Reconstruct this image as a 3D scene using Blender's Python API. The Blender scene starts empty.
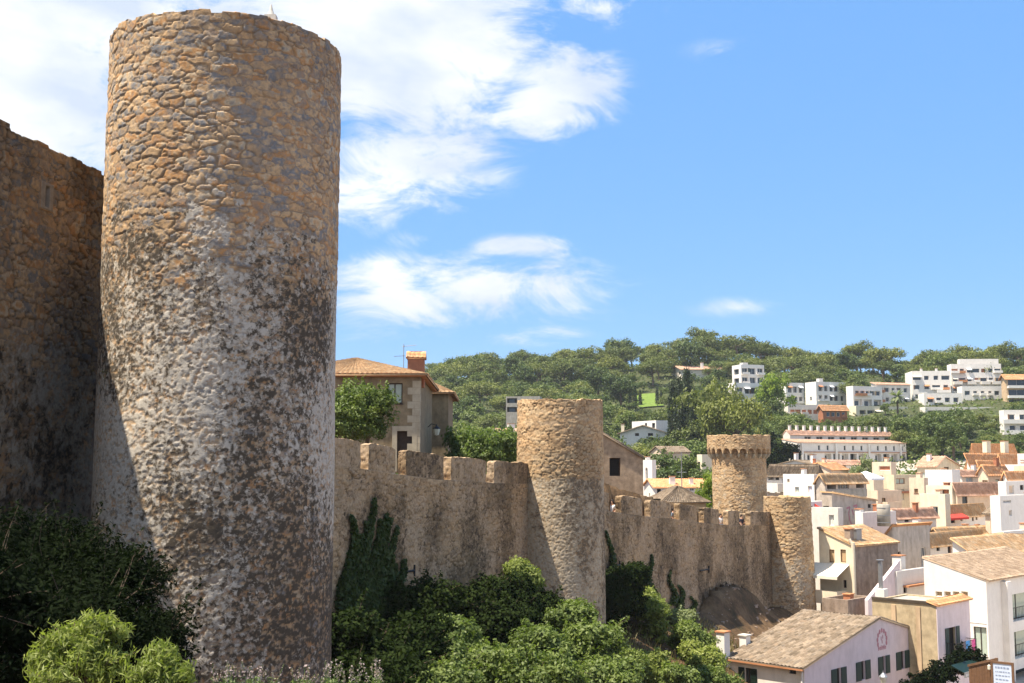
import bpy, math, random
import numpy as np
from mathutils import Vector

R = math.radians
rng = np.random.default_rng(7)
random.seed(7)
scene = bpy.context.scene
COL = scene.collection

# ------------------------------------------------------------------ camera
FPX = 1150.0
PITCH = math.atan((465 - 341.5) / FPX)
cam_data = bpy.data.cameras.new('camera')
cam_data.sensor_width = 36.0
cam_data.lens = FPX * 36.0 / 1024.0
cam_data.clip_start = 0.2
cam_data.clip_end = 9000
cam = bpy.data.objects.new('camera', cam_data)
COL.objects.link(cam)
cam.location = (0, 0, 0)
cam.rotation_euler = (math.pi / 2 + PITCH, 0, 0)
scene.camera = cam

# ------------------------------------------------------------------ light and sky
SUN_AZ, SUN_EL = 252.0, 67.0
EXPOSURE = 1.27
scene.view_settings.view_transform = 'Standard'
scene.view_settings.look = 'None'
scene.view_settings.gamma = 1.0
scene.view_settings.exposure = EXPOSURE
sd = Vector((math.sin(R(SUN_AZ)) * math.cos(R(SUN_EL)), math.cos(R(SUN_AZ)) * math.cos(R(SUN_EL)), math.sin(R(SUN_EL))))
sun_data = bpy.data.lights.new('sun', 'SUN')
sun_data.energy = 4.4
sun_data.angle = R(0.53)
sun_data.color = (1.0, 0.91, 0.77)
sun = bpy.data.objects.new('sun', sun_data)
sun.rotation_euler = sd.to_track_quat('Z', 'Y').to_euler()
sun.location = (-40, -20, 80)
COL.objects.link(sun)

world = bpy.data.worlds.new('World')
scene.world = world
world.use_nodes = True


def build_sky():
    nt = world.node_tree
    nt.nodes.clear()
    N = nt.nodes.new
    L = nt.links.new

    def math_(op, a, b=None, clamp=False):
        n = N('ShaderNodeMath')
        n.operation = op
        n.use_clamp = clamp
        for i, x in enumerate((a, b)):
            if x is None:
                continue
            if isinstance(x, (int, float)):
                n.inputs[i].default_value = x
            else:
                L(x, n.inputs[i])
        return n.outputs[0]
    sky = N('ShaderNodeTexSky')
    sky.sky_type = 'NISHITA'
    sky.sun_disc = False
    sky.sun_elevation = R(SUN_EL)
    sky.sun_rotation = R(SUN_AZ)
    sky.air_density = 1.0
    sky.dust_density = 0.3
    sky.ozone_density = 3.0
    sky.altitude = 0
    hs = N('ShaderNodeHueSaturation')
    hs.inputs['Saturation'].default_value = 1.0
    hs.inputs['Value'].default_value = 1.0
    L(sky.outputs[0], hs.inputs['Color'])
    even = N('ShaderNodeMixRGB')          # a clear summer sky is more even than the model's
    even.inputs[0].default_value = 0.72
    even.inputs[2].default_value = (0.70, 1.93, 4.2, 1)
    L(hs.outputs[0], even.inputs[1])
    tc = N('ShaderNodeTexCoord')
    sep = N('ShaderNodeSeparateXYZ')
    L(tc.outputs['Generated'], sep.inputs[0])
    # azimuth and elevation of the direction looked in, as 1150 * tangent-like units
    az = math_('MULTIPLY', math_('ARCTAN2', sep.outputs[0], sep.outputs[1]), 1150.0)
    el = math_('MULTIPLY', math_('ARCSINE', sep.outputs[2]), 1150.0)
    comb = N('ShaderNodeCombineXYZ')
    L(math_('MULTIPLY', math_('ADD', az, math_('MULTIPLY', el, -.35)), 0.0085), comb.inputs[0])
    L(math_('MULTIPLY', math_('ADD', el, math_('MULTIPLY', az, .12)), 0.018), comb.inputs[1])
    n1 = N('ShaderNodeTexNoise')
    n1.inputs['Scale'].default_value = 1.0
    n1.inputs['Detail'].default_value = 12
    n1.inputs['Roughness'].default_value = 0.66
    n1.inputs['Distortion'].default_value = 0.6
    L(comb.outputs[0], n1.inputs['Vector'])
    blobs = [(20, 70, 210, 170, 1.5), (170, 60, 230, 150, 1.3), (395, 45, 210, 100, 1.65), (545, 88, 105, 66, 1.25), (470, 60, 130, 80, 1.4), (330, 20, 160, 90, 1.2),
             (410, 160, 125, 70, 1.25), (350, 190, 120, 50, .9), (490, 288, 200, 46, .86), (390, 298, 110, 54, .98), (525, 248, 80, 18, .85),
             (420, 238, 40, 15, .6), (745, 307, 80, 13, .31), (718, 50, 46, 14, .30), (605, 8, 70, 30, .8), (540, 335, 80, 14, .62),
             (100, -160, 420, 130, .9), (-420, 60, 330, 160, 1.0), (1500, 200, 300, 60, .8), (-900, 250, 300, 80, .8)]
    acc = None
    # unseen cloud banks added to brighten and warm the shade: compass angle and height in the same units
    around = [(-1750, 520, 1000, 520, 1.5), (-3100, 620, 1000, 560, 1.5), (2300, 480, 1100, 420, 1.3), (3500, 560, 900, 500, 1.4), (900, 1350, 1500, 330, 1.2)]
    for bx, by, rx, ry, st in blobs + around:
        # the picture-plane numbers are turned into true azimuth / elevation angles
        xc, zc = (bx - 512) / FPX, (341.5 - by) / FPX
        Y = math.cos(PITCH) - zc * math.sin(PITCH)
        Z = math.sin(PITCH) + zc * math.cos(PITCH)
        a0 = math.atan2(xc, Y) * 1150
        e0 = math.asin(Z / math.sqrt(xc * xc + Y * Y + Z * Z)) * 1150
        if (bx, by, rx, ry, st) in around:
            a0, e0 = bx, by
        dx = math_('MULTIPLY', math_('SUBTRACT', az, a0), 1.0 / rx)
        dy = math_('MULTIPLY', math_('SUBTRACT', el, e0), 1.0 / ry)
        d = math_('SQRT', math_('ADD', math_('MULTIPLY', dx, dx), math_('MULTIPLY', dy, dy)))
        b = math_('MULTIPLY', math_('SUBTRACT', 1.0, d, True), st)
        acc = b if acc is None else math_('MAXIMUM', acc, b)
    dens = math_('ADD', acc, math_('MULTIPLY', math_('SUBTRACT', n1.outputs[0], 0.5), 3.2))
    mr = N('ShaderNodeMapRange')
    mr.interpolation_type = 'SMOOTHSTEP'
    mr.inputs['From Min'].default_value = 0.10
    mr.inputs['From Max'].default_value = 0.95
    L(dens, mr.inputs['Value'])
    gate = math_('MULTIPLY', acc, 3.0, True)
    mask = math_('MULTIPLY', mr.outputs[0], gate)
    # cloud shade: thicker parts slightly greyer-blue
    n2 = N('ShaderNodeTexNoise')
    n2.inputs['Scale'].default_value = 0.8
    n2.inputs['Detail'].default_value = 5
    L(comb.outputs[0], n2.inputs['Vector'])
    cr = N('ShaderNodeValToRGB')
    cr.color_ramp.elements[0].position = 0.36
    cr.color_ramp.elements[0].color = (3.1, 3.5, 4.15, 1)
    cr.color_ramp.elements[1].position = 0.62
    cr.color_ramp.elements[1].color = (4.7, 4.75, 4.85, 1)
    L(n2.outputs[0], cr.inputs[0])
    mix = N('ShaderNodeMixRGB')
    L(math_('MULTIPLY', mask, 0.96), mix.inputs[0])
    L(even.outputs[0], mix.inputs[1])
    L(cr.outputs[0], mix.inputs[2])
    bg = N('ShaderNodeBackground')
    bg.inputs['Strength'].default_value = 0.1
    L(mix.outputs[0], bg.inputs['Color'])
    out = N('ShaderNodeOutputWorld')
    L(bg.outputs[0], out.inputs['Surface'])


build_sky()
scene.render.engine = 'CYCLES'
scene.cycles.max_bounces = 6
scene.cycles.diffuse_bounces = 3
scene.cycles.glossy_bounces = 2
scene.cycles.transmission_bounces = 3
scene.cycles.transparent_max_bounces = 6
scene.cycles.use_denoising = True


# ------------------------------------------------------------------ helpers: picture measure -> place
def ray(px, py):
    xc, zc = (px - 512) / FPX, (341.5 - py) / FPX
    return Vector((xc, math.cos(PITCH) - zc * math.sin(PITCH), math.sin(PITCH) + zc * math.cos(PITCH)))


def at(px, py, D):
    r = ray(px, py)
    return r * (D / r.y)


def to_px(p):
    c, s = math.cos(PITCH), math.sin(PITCH)
    d = p[1] * c + p[2] * s
    u = -p[1] * s + p[2] * c
    return 512 + FPX * p[0] / d, 341.5 - FPX * u / d


# ------------------------------------------------------------------ helpers: objects
def tag(o, label=None, cat=None, group=None, kind=None):
    if label:
        o['label'] = label
    if cat:
        o['category'] = cat
    if group:
        o['group'] = group
    if kind:
        o['kind'] = kind
    return o


def empty(name, loc=(0, 0, 0), rz=0.0):
    o = bpy.data.objects.new(name, None)
    o.empty_display_size = 0.3
    o.location = loc
    o.rotation_euler = (0, 0, rz)
    COL.objects.link(o)
    return o


def link(name, me, mat=None, parent=None, smooth=False):
    o = bpy.data.objects.new(name, me)
    COL.objects.link(o)
    if mat is not None:
        for m in (mat if isinstance(mat, (list, tuple)) else [mat]):
            me.materials.append(m)
    if parent is not None:
        o.parent = parent
    if smooth:
        me.polygons.foreach_set('use_smooth', np.ones(len(me.polygons), bool))
    return o


def np_mesh(name, V, F, attrs=None, tri=False):
    """V (n,3), F (m,k) numpy -> mesh; attrs {name: (n,4)} point colours."""
    V = np.ascontiguousarray(V, dtype=np.float32)
    F = np.ascontiguousarray(F, dtype=np.int32)
    me = bpy.data.meshes.new(name)
    n, (m, k) = len(V), F.shape
    me.vertices.add(n)
    me.vertices.foreach_set('co', V.ravel())
    me.loops.add(m * k)
    me.loops.foreach_set('vertex_index', F.ravel())
    me.polygons.add(m)
    me.polygons.foreach_set('loop_start', np.arange(0, m * k, k, dtype=np.int32))
    me.polygons.foreach_set('loop_total', np.full(m, k, dtype=np.int32))
    for an, A in (attrs or {}).items():
        a = me.attributes.new(an, 'FLOAT_COLOR', 'POINT')
        a.data.foreach_set('color', np.ascontiguousarray(A, dtype=np.float32).ravel())
    me.update(calc_edges=True)
    return me


def grid_faces(n, m, off=0, flip=False):
    """faces of an n x m vertex grid (row-major, m fast)"""
    i = np.arange(n - 1)[:, None] * m + np.arange(m - 1)[None, :]
    f = np.stack([i, i + 1, i + m + 1, i + m], -1).reshape(-1, 4) + off
    return f[:, ::-1] if flip else f


class MB:
    """collects plain polygons for one mesh"""
    def __init__(s):
        s.v, s.f = [], []

    def quad(s, *p):
        b = len(s.v)
        s.v += [tuple(q) for q in p]
        s.f.append(tuple(range(b, b + len(p))))

    def box(s, lo, hi, M=None):
        x0, y0, z0 = lo
        x1, y1, z1 = hi
        P = [Vector(p) for p in ((x0, y0, z0), (x1, y0, z0), (x1, y1, z0), (x0, y1, z0), (x0, y0, z1), (x1, y0, z1), (x1, y1, z1), (x0, y1, z1))]
        s.hexa(P if M is None else [M(p) for p in P])

    def hexa(s, P):
        b = len(s.v)
        s.v += [tuple(p) for p in P]
        for f in ((0, 3, 2, 1), (4, 5, 6, 7), (0, 1, 5, 4), (1, 2, 6, 5), (2, 3, 7, 6), (3, 0, 4, 7)):
            s.f.append(tuple(b + i for i in f))

    def tube(s, pts, rad, n=8, caps=True):
        pts = [Vector(p) for p in pts]
        rads = rad if isinstance(rad, (list, tuple)) else [rad] * len(pts)
        b = len(s.v)
        for i, p in enumerate(pts):
            d = (pts[min(i + 1, len(pts) - 1)] - pts[max(i - 1, 0)]).normalized()
            a = d.orthogonal().normalized() if abs(d.z) > .99 else d.cross(Vector((0, 0, 1))).normalized()
            c = d.cross(a)
            for k in range(n):
                t = 2 * math.pi * k / n
                s.v.append(tuple(p + (a * math.cos(t) + c * math.sin(t)) * rads[i]))
        for i in range(len(pts) - 1):
            for k in range(n):
                k2 = (k + 1) % n
                s.f.append((b + i * n + k, b + i * n + k2, b + (i + 1) * n + k2, b + (i + 1) * n + k))
        if caps:
            s.f.append(tuple(b + k for k in reversed(range(n))))
            s.f.append(tuple(b + (len(pts) - 1) * n + k for k in range(n)))

    def lathe(s, prof, c=(0, 0, 0), n=16):
        b = len(s.v)
        for r, z in prof:
            for k in range(n):
                t = 2 * math.pi * k / n
                s.v.append((c[0] + r * math.cos(t), c[1] + r * math.sin(t), c[2] + z))
        for i in range(len(prof) - 1):
            for k in range(n):
                k2 = (k + 1) % n
                s.f.append((b + i * n + k, b + i * n + k2, b + (i + 1) * n + k2, b + (i + 1) * n + k))

    def build(s, name, mat, parent=None, smooth=False):
        me = bpy.data.meshes.new(name)
        me.from_pydata(s.v, [], s.f)
        me.update()
        return link(name, me, mat, parent, smooth)


# ------------------------------------------------------------------ helpers: noise and masonry in numpy
def h2(i, j, k=0):
    x = (i.astype(np.int64) * 374761393 + j.astype(np.int64) * 668265263 + k * 2147483647 + 1013904223) & 0xffffffff
    x = ((x ^ (x >> 13)) * 1274126177) & 0xffffffff
    x = ((x ^ (x >> 16)) * 2246822519) & 0xffffffff
    return ((x ^ (x >> 15)) & 0xffffff) / float(0xffffff)


def vnoise(x, y, k=0):
    xi, yi = np.floor(x), np.floor(y)
    fx, fy = x - xi, y - yi
    fx, fy = fx * fx * (3 - 2 * fx), fy * fy * (3 - 2 * fy)
    a, b, c, d = h2(xi, yi, k), h2(xi + 1, yi, k), h2(xi, yi + 1, k), h2(xi + 1, yi + 1, k)
    return (a * (1 - fx) + b * fx) * (1 - fy) + (c * (1 - fx) + d * fx) * fy


def fbm(x, y, o=4, k=0, g=.55):
    s, w, t = 0, 1.0, 0
    for i in range(o):
        s = s + w * vnoise(x * 2 ** i + 17.3 * i, y * 2 ** i - 9.1 * i, k + i)
        t += w
        w *= g
    return s / t


def sstep(a, b, x):
    t = np.clip((x - a) / (b - a), 0, 1)
    return t * t * (3 - 2 * t)


def cells(u, w, cw, ch, k=0, jit=.95, p=2.1):
    """irregular coursed rubble: distance to the joint, and three random numbers per stone"""
    a = u / cw + .5 * (fbm(u * 1.1, w * 1.1, 3, k + 50) - .5) + .30 * (fbm(u * 9, w * 9, 2, k + 51) - .5)
    b = w / ch + .9 * (fbm(u * .9, w * .9, 3, k + 60) - .5) + .34 * (fbm(u * 9, w * 9, 2, k + 61) - .5)
    jb = np.floor(b)
    F1 = np.full(u.shape, 9.)
    F2 = np.full(u.shape, 9.)
    I = np.zeros(u.shape)
    J = np.zeros(u.shape)
    for dj in (-1, 0, 1):
        j = jb + dj
        off = h2(j, j * 0 + 3, k + 5)
        ia = np.floor(a - off)
        for di in (-1, 0, 1):
            i = ia + di
            cx = i + off + .5 + jit * (h2(i, j, k + 1) - .5)
            cy = j + .5 + jit * .6 * (h2(i, j, k + 2) - .5)
            sz = .55 + .95 * h2(i, j, k + 3) ** 1.6
            d = ((np.abs(a - cx) ** p + np.abs(b - cy) ** p) ** (1 / p)) / sz
            near = d < F1
            F2 = np.where(near, F1, np.minimum(F2, d))
            I = np.where(near, i, I)
            J = np.where(near, j, J)
            F1 = np.where(near, d, F1)
    return F2 - F1, h2(I, J, k + 11), h2(I, J, k + 12), h2(I, J, k + 13)


def masonry(u, w, cw, ch, k, relief, cover, rough=.5, dirt=0.0):
    """relief in metres and the colour channels (tone, joint, render, stain) of a rubble face.
    cover 0..1 = how much of the face still carries its lime render here"""
    e, r1, r2, r3 = cells(u, w, cw, ch, k)
    fill = sstep(.42, .62, fbm(u * 1.3, w * 1.3, 4, k + 25))       # joints packed flush with mortar here
    st = sstep(.005, .17 - .06 * fill, e)
    fine = fbm(u * 9, w * 9, 3, k + 20)
    mid = fbm(u * 3.1, w * 3.4, 4, k + 30, .62)
    stone = (st + (1 - st) * .45 * fill) * (.45 + .65 * r1) + (fine - .5) * .55 + (mid - .5) * .5
    n = fbm(u * 3.3, w * 3.8, 5, k + 40, .72)
    pl = sstep(-.055, .055, n - (1 - (.30 + .42 * cover)) + (cover >= .999) * .5) * (cover > .01)
    pits = sstep(.48, .38, fbm(u * 13, w * 16, 3, k + 70, .7))
    ren = .7 + (mid - .5) * .3 * rough + (fine - .5) * .5 - pits * .6
    disp = relief * (stone * (1 - pl) + (.5 + .62 * (ren - .5)) * pl)
    stain = fbm(u * .55, w * .32, 5, k + 80, .6) - dirt
    return disp, np.stack([r2 * .65 + .35 * fine, (1 - st) * (.85 - .45 * fill), pl * (1 - .75 * pits), stain], -1)


# ------------------------------------------------------------------ materials
class NT:
    def __init__(s, name):
        s.m = bpy.data.materials.new(name)
        s.m.use_nodes = True
        s.t = s.m.node_tree
        s.b = s.t.nodes['Principled BSDF']
        s.b.inputs['Roughness'].default_value = .9
        s.b.inputs['Specular IOR Level'].default_value = .25
        s.tc = None

    def n(s, kind, **kw):
        x = s.t.nodes.new(kind)
        for k, v in kw.items():
            if k in x.inputs:
                x.inputs[k].default_value = v
            else:
                setattr(x, k, v)
        return x

    def l(s, a, b):
        s.t.links.new(a, b)

    def co(s):
        if s.tc is None:
            s.tc = s.n('ShaderNodeTexCoord')
        return s.tc.outputs['Object']

    def noise(s, scale, detail=5, rough=.6, stretch=None, dist=0.0):
        n = s.n('ShaderNodeTexNoise', Scale=scale, Detail=detail, Roughness=rough, Distortion=dist)
        v = s.co()
        if stretch:
            mp = s.n('ShaderNodeMapping')
            mp.inputs['Scale'].default_value = stretch
            s.l(v, mp.inputs[0])
            v = mp.outputs[0]
        s.l(v, n.inputs['Vector'])
        return n.outputs['Fac']

    def ramp(s, fac, stops, interp='LINEAR'):
        r = s.n('ShaderNodeValToRGB')
        r.color_ramp.interpolation = interp
        els = r.color_ramp.elements
        while len(els) < len(stops):
            els.new(.5)
        for e, (p, c) in zip(els, stops):
            e.position = p
            e.color = (*c, 1) if not isinstance(c, (int, float)) else (c, c, c, 1)
        s.l(fac, r.inputs[0])
        return r.outputs[0]

    def mix(s, fac, a, b, mode='MIX'):
        m = s.n('ShaderNodeMixRGB', blend_type=mode)
        for i, x in enumerate((fac, a, b)):
            if isinstance(x, (int, float)):
                m.inputs[i].default_value = x if i == 0 else (x, x, x, 1)
            elif isinstance(x, tuple):
                m.inputs[i].default_value = (*x, 1)
            else:
                s.l(x, m.inputs[i])
        return m.outputs[0]

    def base(s, c):
        if isinstance(c, tuple):
            s.b.inputs['Base Color'].default_value = (*c, 1)
        else:
            s.l(c, s.b.inputs['Base Color'])

    def bump(s, h, strength=.4, dist=.02):
        b = s.n('ShaderNodeBump', Strength=strength, Distance=dist)
        s.l(h, b.inputs['Height'])
        s.l(b.outputs[0], s.b.inputs['Normal'])


def m_masonry(name, stones, joint, ren_hi, ren_lo, dark, ren_split=(.42, .60), stain_amt=.5, fine_scale=3.2, tint=None):
    t = NT(name)
    a = t.n('ShaderNodeAttribute', attribute_name='stone')
    sep = t.n('ShaderNodeSeparateColor')
    t.l(a.outputs['Color'], sep.inputs[0])
    tone, jo, ren = sep.outputs
    n_f = t.noise(9, 6, .7)
    n_m = t.noise(fine_scale, 8, .68, dist=.3)
    n_b = t.noise(.45, 4, .6)
    k = len(stones)
    stone = t.ramp(tone, [(i / (k - 1), c) for i, c in enumerate(stones)])
    stone = t.mix(.55, stone, t.ramp(n_f, [(.25, .45), (.75, 1.35)]), 'MULTIPLY')
    body = t.mix(jo, stone, joint)
    # the lime skin: where it has weathered away, or lichen has taken it, the dark core shows
    sh = t.n('ShaderNodeMath', operation='MULTIPLY_ADD')
    t.l(a.outputs['Alpha'], sh.inputs[0])
    sh.inputs[1].default_value = .55
    sh.inputs[2].default_value = -.275
    ad = t.n('ShaderNodeMath', operation='ADD')
    t.l(n_m, ad.inputs[0])
    t.l(sh.outputs[0], ad.inputs[1])
    rend = t.ramp(ad.outputs[0], [(ren_split[0] - .05, dark), (ren_split[0], ren_lo), (ren_split[1], ren_hi)])
    rend = t.mix(.5, rend, t.ramp(n_f, [(.3, .6), (.7, 1.25)]), 'MULTIPLY')
    c = t.mix(ren, body, rend)
    inv = t.n('ShaderNodeMath', operation='MULTIPLY_ADD')
    t.l(ren, inv.inputs[0])
    inv.inputs[1].default_value = -stain_amt * .8
    inv.inputs[2].default_value = stain_amt
    c = t.mix(inv.outputs[0], c, t.ramp(a.outputs['Alpha'], [(.36, .42), (.52, 1.0), (.7, 1.1)]), 'MULTIPLY')
    c = t.mix(.35, c, t.ramp(n_b, [(.35, (.72, .74, .78)), (.65, (1.15, 1.05, .92))]), 'MULTIPLY')
    if tint:
        c = t.mix(1.0, c, tint, 'MULTIPLY')
    t.base(c)
    t.bump(n_f, .55, .03)
    t.b.inputs['Roughness'].default_value = .95
    t.b.inputs['Specular IOR Level'].default_value = .1
    return t.m


WARM = [(.48, .26, .11), (.27, .22, .18), (.62, .40, .21), (.44, .32, .21), (.25, .25, .25), (.68, .46, .25), (.35, .28, .22), (.58, .31, .13), (.64, .50, .33), (.30, .29, .28), (.54, .32, .18)]
TANS = [(.47, .29, .145), (.37, .25, .145), (.58, .385, .21), (.48, .33, .19), (.62, .45, .265), (.40, .29, .19), (.54, .345, .18)]
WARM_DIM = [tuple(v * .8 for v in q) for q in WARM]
BROWNS = [(.47, .30, .155), (.36, .245, .14), (.58, .39, .215), (.43, .31, .185), (.62, .43, .25), (.37, .27, .175), (.52, .34, .175)]
M = {}
M['tower_stone'] = m_masonry('weathered_tower_stone', WARM, (.28, .195, .115), (.60, .54, .45), (.35, .30, .235), (.105, .085, .063), (.47, .54), .22, 8.0)
M['mid_stone'] = m_masonry('tan_tower_stone', TANS, (.17, .11, .055), (.52, .435, .32), (.42, .34, .24), (.19, .145, .10), (.43, .56), .3, 3.6)
M['wall_stone'] = m_masonry('rendered_wall_stone', BROWNS, (.12, .082, .05), (.60, .44, .285), (.42, .295, .18), (.13, .095, .065), (.455, .575), .7, 4.2, tint=(.82, .83, .85))
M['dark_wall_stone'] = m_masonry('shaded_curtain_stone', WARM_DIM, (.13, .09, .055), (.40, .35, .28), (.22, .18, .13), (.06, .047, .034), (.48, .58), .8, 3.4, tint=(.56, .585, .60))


def m_plaster(name, c, var=.12, stain=.0, scale=1.2, bump=.15, rough=.9):
    t = NT(name)
    n = t.noise(scale, 6, .62)
    v = t.noise(1.1, 6, .65, stretch=(1.6, 1.6, .6))
    col = t.mix(1.0, c, t.ramp(n, [(.3, 1 - var), (.7, 1 + var)]), 'MULTIPLY')
    if stain:
        col = t.mix(stain, col, t.ramp(v, [(.34, (.45, .40, .34)), (.56, (1, 1, 1))]), 'MULTIPLY')
    t.base(col)
    t.bump(t.noise(14, 4), bump, .02)
    t.b.inputs['Roughness'].default_value = rough
    return t.m


def m_plain(name, c, rough=.6, metal=0.0, var=.08):
    t = NT(name)
    t.base(t.mix(1.0, c, t.ramp(t.noise(5, 4), [(.3, 1 - var), (.7, 1 + var)]), 'MULTIPLY'))
    t.b.inputs['Roughness'].default_value = rough
    t.b.inputs['Metallic'].default_value = metal
    return t.m


def m_tile(name, cols):
    t = NT(name)
    a = t.n('ShaderNodeAttribute', attribute_name='tile')
    sep = t.n('ShaderNodeSeparateColor')
    t.l(a.outputs['Color'], sep.inputs[0])
    k = len(cols)
    c = t.ramp(sep.outputs[0], [(i / (k - 1), q) for i, q in enumerate(cols)])
    c = t.mix(.4, c, t.ramp(t.noise(1.3, 6, .7), [(.38, (.5, .48, .46)), (.6, (1.15, 1.1, 1.05))]), 'MULTIPLY')
    c = t.mix(.35, c, t.ramp(t.noise(9, 4, .7), [(.35, .55), (.65, 1.25)]), 'MULTIPLY')
    t.base(c)
    t.b.inputs['Roughness'].default_value = .92
    t.b.inputs['Specular IOR Level'].default_value = .15
    return t.m


M['white'] = m_plaster('white_limewash', (.82, .765, .69), .05, .14)
M['white_b'] = m_plaster('soft_white_wall', (.78, .71, .62), .06, .2)
M['cream'] = m_plaster('cream_wall', (.78, .68, .50), .07, .2)
M['yellow'] = m_plaster('pale_yellow_wall', (.76, .63, .43), .08, .3)
M['beige'] = m_plaster('beige_wall', (.72, .56, .41), .08, .22)
M['ochre'] = m_plaster('ochre_wall', (.58, .42, .26), .1, .4)
M['pink'] = m_plaster('pale_pink_wall', (.76, .63, .62), .06, .2)
M['grey_wall'] = m_plaster('grey_bare_wall', (.56, .47, .38), .14, .5)
M['brown_wall'] = m_plaster('brown_party_wall', (.33, .25, .19), .22, .6, 2.2, .5)
M['tan_rough'] = m_plaster('rough_tan_wall', (.50, .39, .24), .22, .45, 1.8, .5)
M['brick'] = m_plaster('red_brick_wall', (.42, .17, .09), .14, .3, 3.0, .4)
M['house_stone'] = m_plaster('brown_house_render', (.255, .195, .115), .25, .5, 2.2, .5)
M['quoin'] = m_plaster('dressed_quoin_stone', (.44, .38, .27), .14, .3, 2.5, .3)
M['concrete'] = m_plaster('old_concrete', (.40, .36, .30), .14, .4)
M['tile_tan'] = m_tile('aged_tan_tiles', [(.09, .07, .05), (.27, .205, .145), (.15, .115, .08), (.34, .265, .19), (.21, .17, .13), (.31, .22, .145)])
M['tile_orange'] = m_tile('orange_tiles', [(.55, .25, .11), (.70, .36, .17), (.62, .31, .15), (.72, .42, .23), (.58, .34, .19)])
M['tile_gold'] = m_tile('lichened_gold_tiles', [(.40, .25, .13), (.60, .40, .22), (.50, .29, .14), (.64, .46, .28), (.44, .31, .19), (.62, .36, .18)])
M['tile_sand'] = m_tile('sandy_old_tiles', [(.24, .175, .12), (.44, .32, .22), (.33, .23, .15), (.52, .39, .27), (.38, .27, .19)])
M['tile_dull'] = m_tile('dull_old_tiles', [(.22, .14, .08), (.36, .23, .13), (.28, .17, .09), (.42, .28, .16), (.25, .18, .12)])
M['tile_pink'] = m_tile('pale_pink_tiles', [(.52, .30, .20), (.60, .38, .27), (.48, .27, .18), (.62, .42, .31)])
M['trim'] = m_plaster('white_trim', (.78, .74, .68), .04, .1)
M['terracotta'] = m_plaster('terracotta', (.50, .22, .10), .12, .2)
M['shutter'] = m_plain('dark_green_shutter', (.030, .055, .047), .6)
M['green'] = m_plain('green_painted_wood', (.008, .022, .015), .5)
M['tan_blind'] = m_plain('tan_roller_blind', (.45, .31, .17), .7)
M['wood'] = m_plain('brown_wood', (.16, .085, .045), .7, var=.2)
M['dark_wood'] = m_plain('dark_wood', (.05, .035, .025), .7, var=.2)
M['iron'] = m_plain('dark_iron', (.03, .03, .03), .5, .4)
M['steel'] = m_plain('grey_steel', (.32, .32, .32), .45, .6)
M['glass'] = m_plain('dark_window_glass', (.035, .045, .055), .08)
M['glass'].node_tree.nodes['Principled BSDF'].inputs['Specular IOR Level'].default_value = .6
M['pale_glass'] = m_plain('curtained_window_glass', (.40, .46, .38), .12)
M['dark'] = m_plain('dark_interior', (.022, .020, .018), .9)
M['awning'] = m_plain('cream_awning_cloth', (.80, .74, .60), .8)
M['red_cloth'] = m_plain('red_awning_cloth', (.62, .06, .04), .8)
M['white_cloth'] = m_plain('white_canvas', (.82, .82, .80), .8)
M['blue_cloth'] = m_plain('blue_cloth', (.12, .35, .68), .8)
M['pink_cloth'] = m_plain('pink_patterned_cloth', (.72, .12, .30), .8, var=.5)
M['lilac_cloth'] = m_plain('pale_lilac_panel', (.62, .58, .70), .8)
M['blue_metal'] = m_plain('pale_blue_metal', (.40, .52, .62), .5)
M['mural'] = m_plain('faded_red_paint', (.50, .22, .24), .9, var=.2)
M['board'] = m_plain('pale_blue_signboard', (.55, .62, .74), .5)
M['ink'] = m_plain('grey_blue_lettering', (.25, .30, .42), .6)
M['skin'] = m_plain('skin', (.55, .33, .23), .6)
M['hair'] = m_plain('dark_hair', (.03, .02, .015), .6)
M['cloth_white'] = m_plain('white_shirt_cloth', (.75, .77, .80), .9)
M['cloth_dark'] = m_plain('dark_blue_cloth', (.03, .035, .06), .9)
M['cloth_grey'] = m_plain('grey_blue_cloth', (.16, .20, .26), .9)
M['lamp_glass'] = m_plain('pale_lamp_glass', (.75, .72, .58), .15)
M['trunk'] = m_plaster('bark', (.14, .10, .07), .25, .3, 4.0, .8)
M['stone_pale'] = m_plaster('pale_capstone', (.60, .57, .50), .1, .2)


def m_leaf(name, lo, hi, trans=.35, var_obj=.25, rough=.55):
    """leaf colour runs lo..hi by a number stored per leaf, plus a shift per plant"""
    t = NT(name)
    a = t.n('ShaderNodeAttribute', attribute_name='leaf')
    sep = t.n('ShaderNodeSeparateColor')
    t.l(a.outputs['Color'], sep.inputs[0])
    c = t.mix(sep.outputs[0], lo, hi)
    oi = t.n('ShaderNodeObjectInfo')
    c = t.mix(1.0, c, t.ramp(oi.outputs['Random'], [(0, (1 - var_obj, 1 - var_obj * .8, 1 - var_obj)), (.5, (1, 1, 1)), (1, (1 + var_obj * 1.1, 1 + var_obj * .8, 1 + var_obj * .3))]), 'MULTIPLY')
    t.base(c)
    t.b.inputs['Roughness'].default_value = rough
    t.b.inputs['Specular IOR Level'].default_value = .3
    tr = t.n('ShaderNodeBsdfTranslucent')
    t.l(t.mix(1.0, c, (1.3, 1.5, .7), 'MULTIPLY'), tr.inputs[0])
    ms = t.n('ShaderNodeMixShader', Fac=trans)
    t.l(t.b.outputs[0], ms.inputs[1])
    t.l(tr.outputs[0], ms.inputs[2])
    t.l(ms.outputs[0], t.t.nodes['Material Output'].inputs[0])
    return t.m


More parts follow.
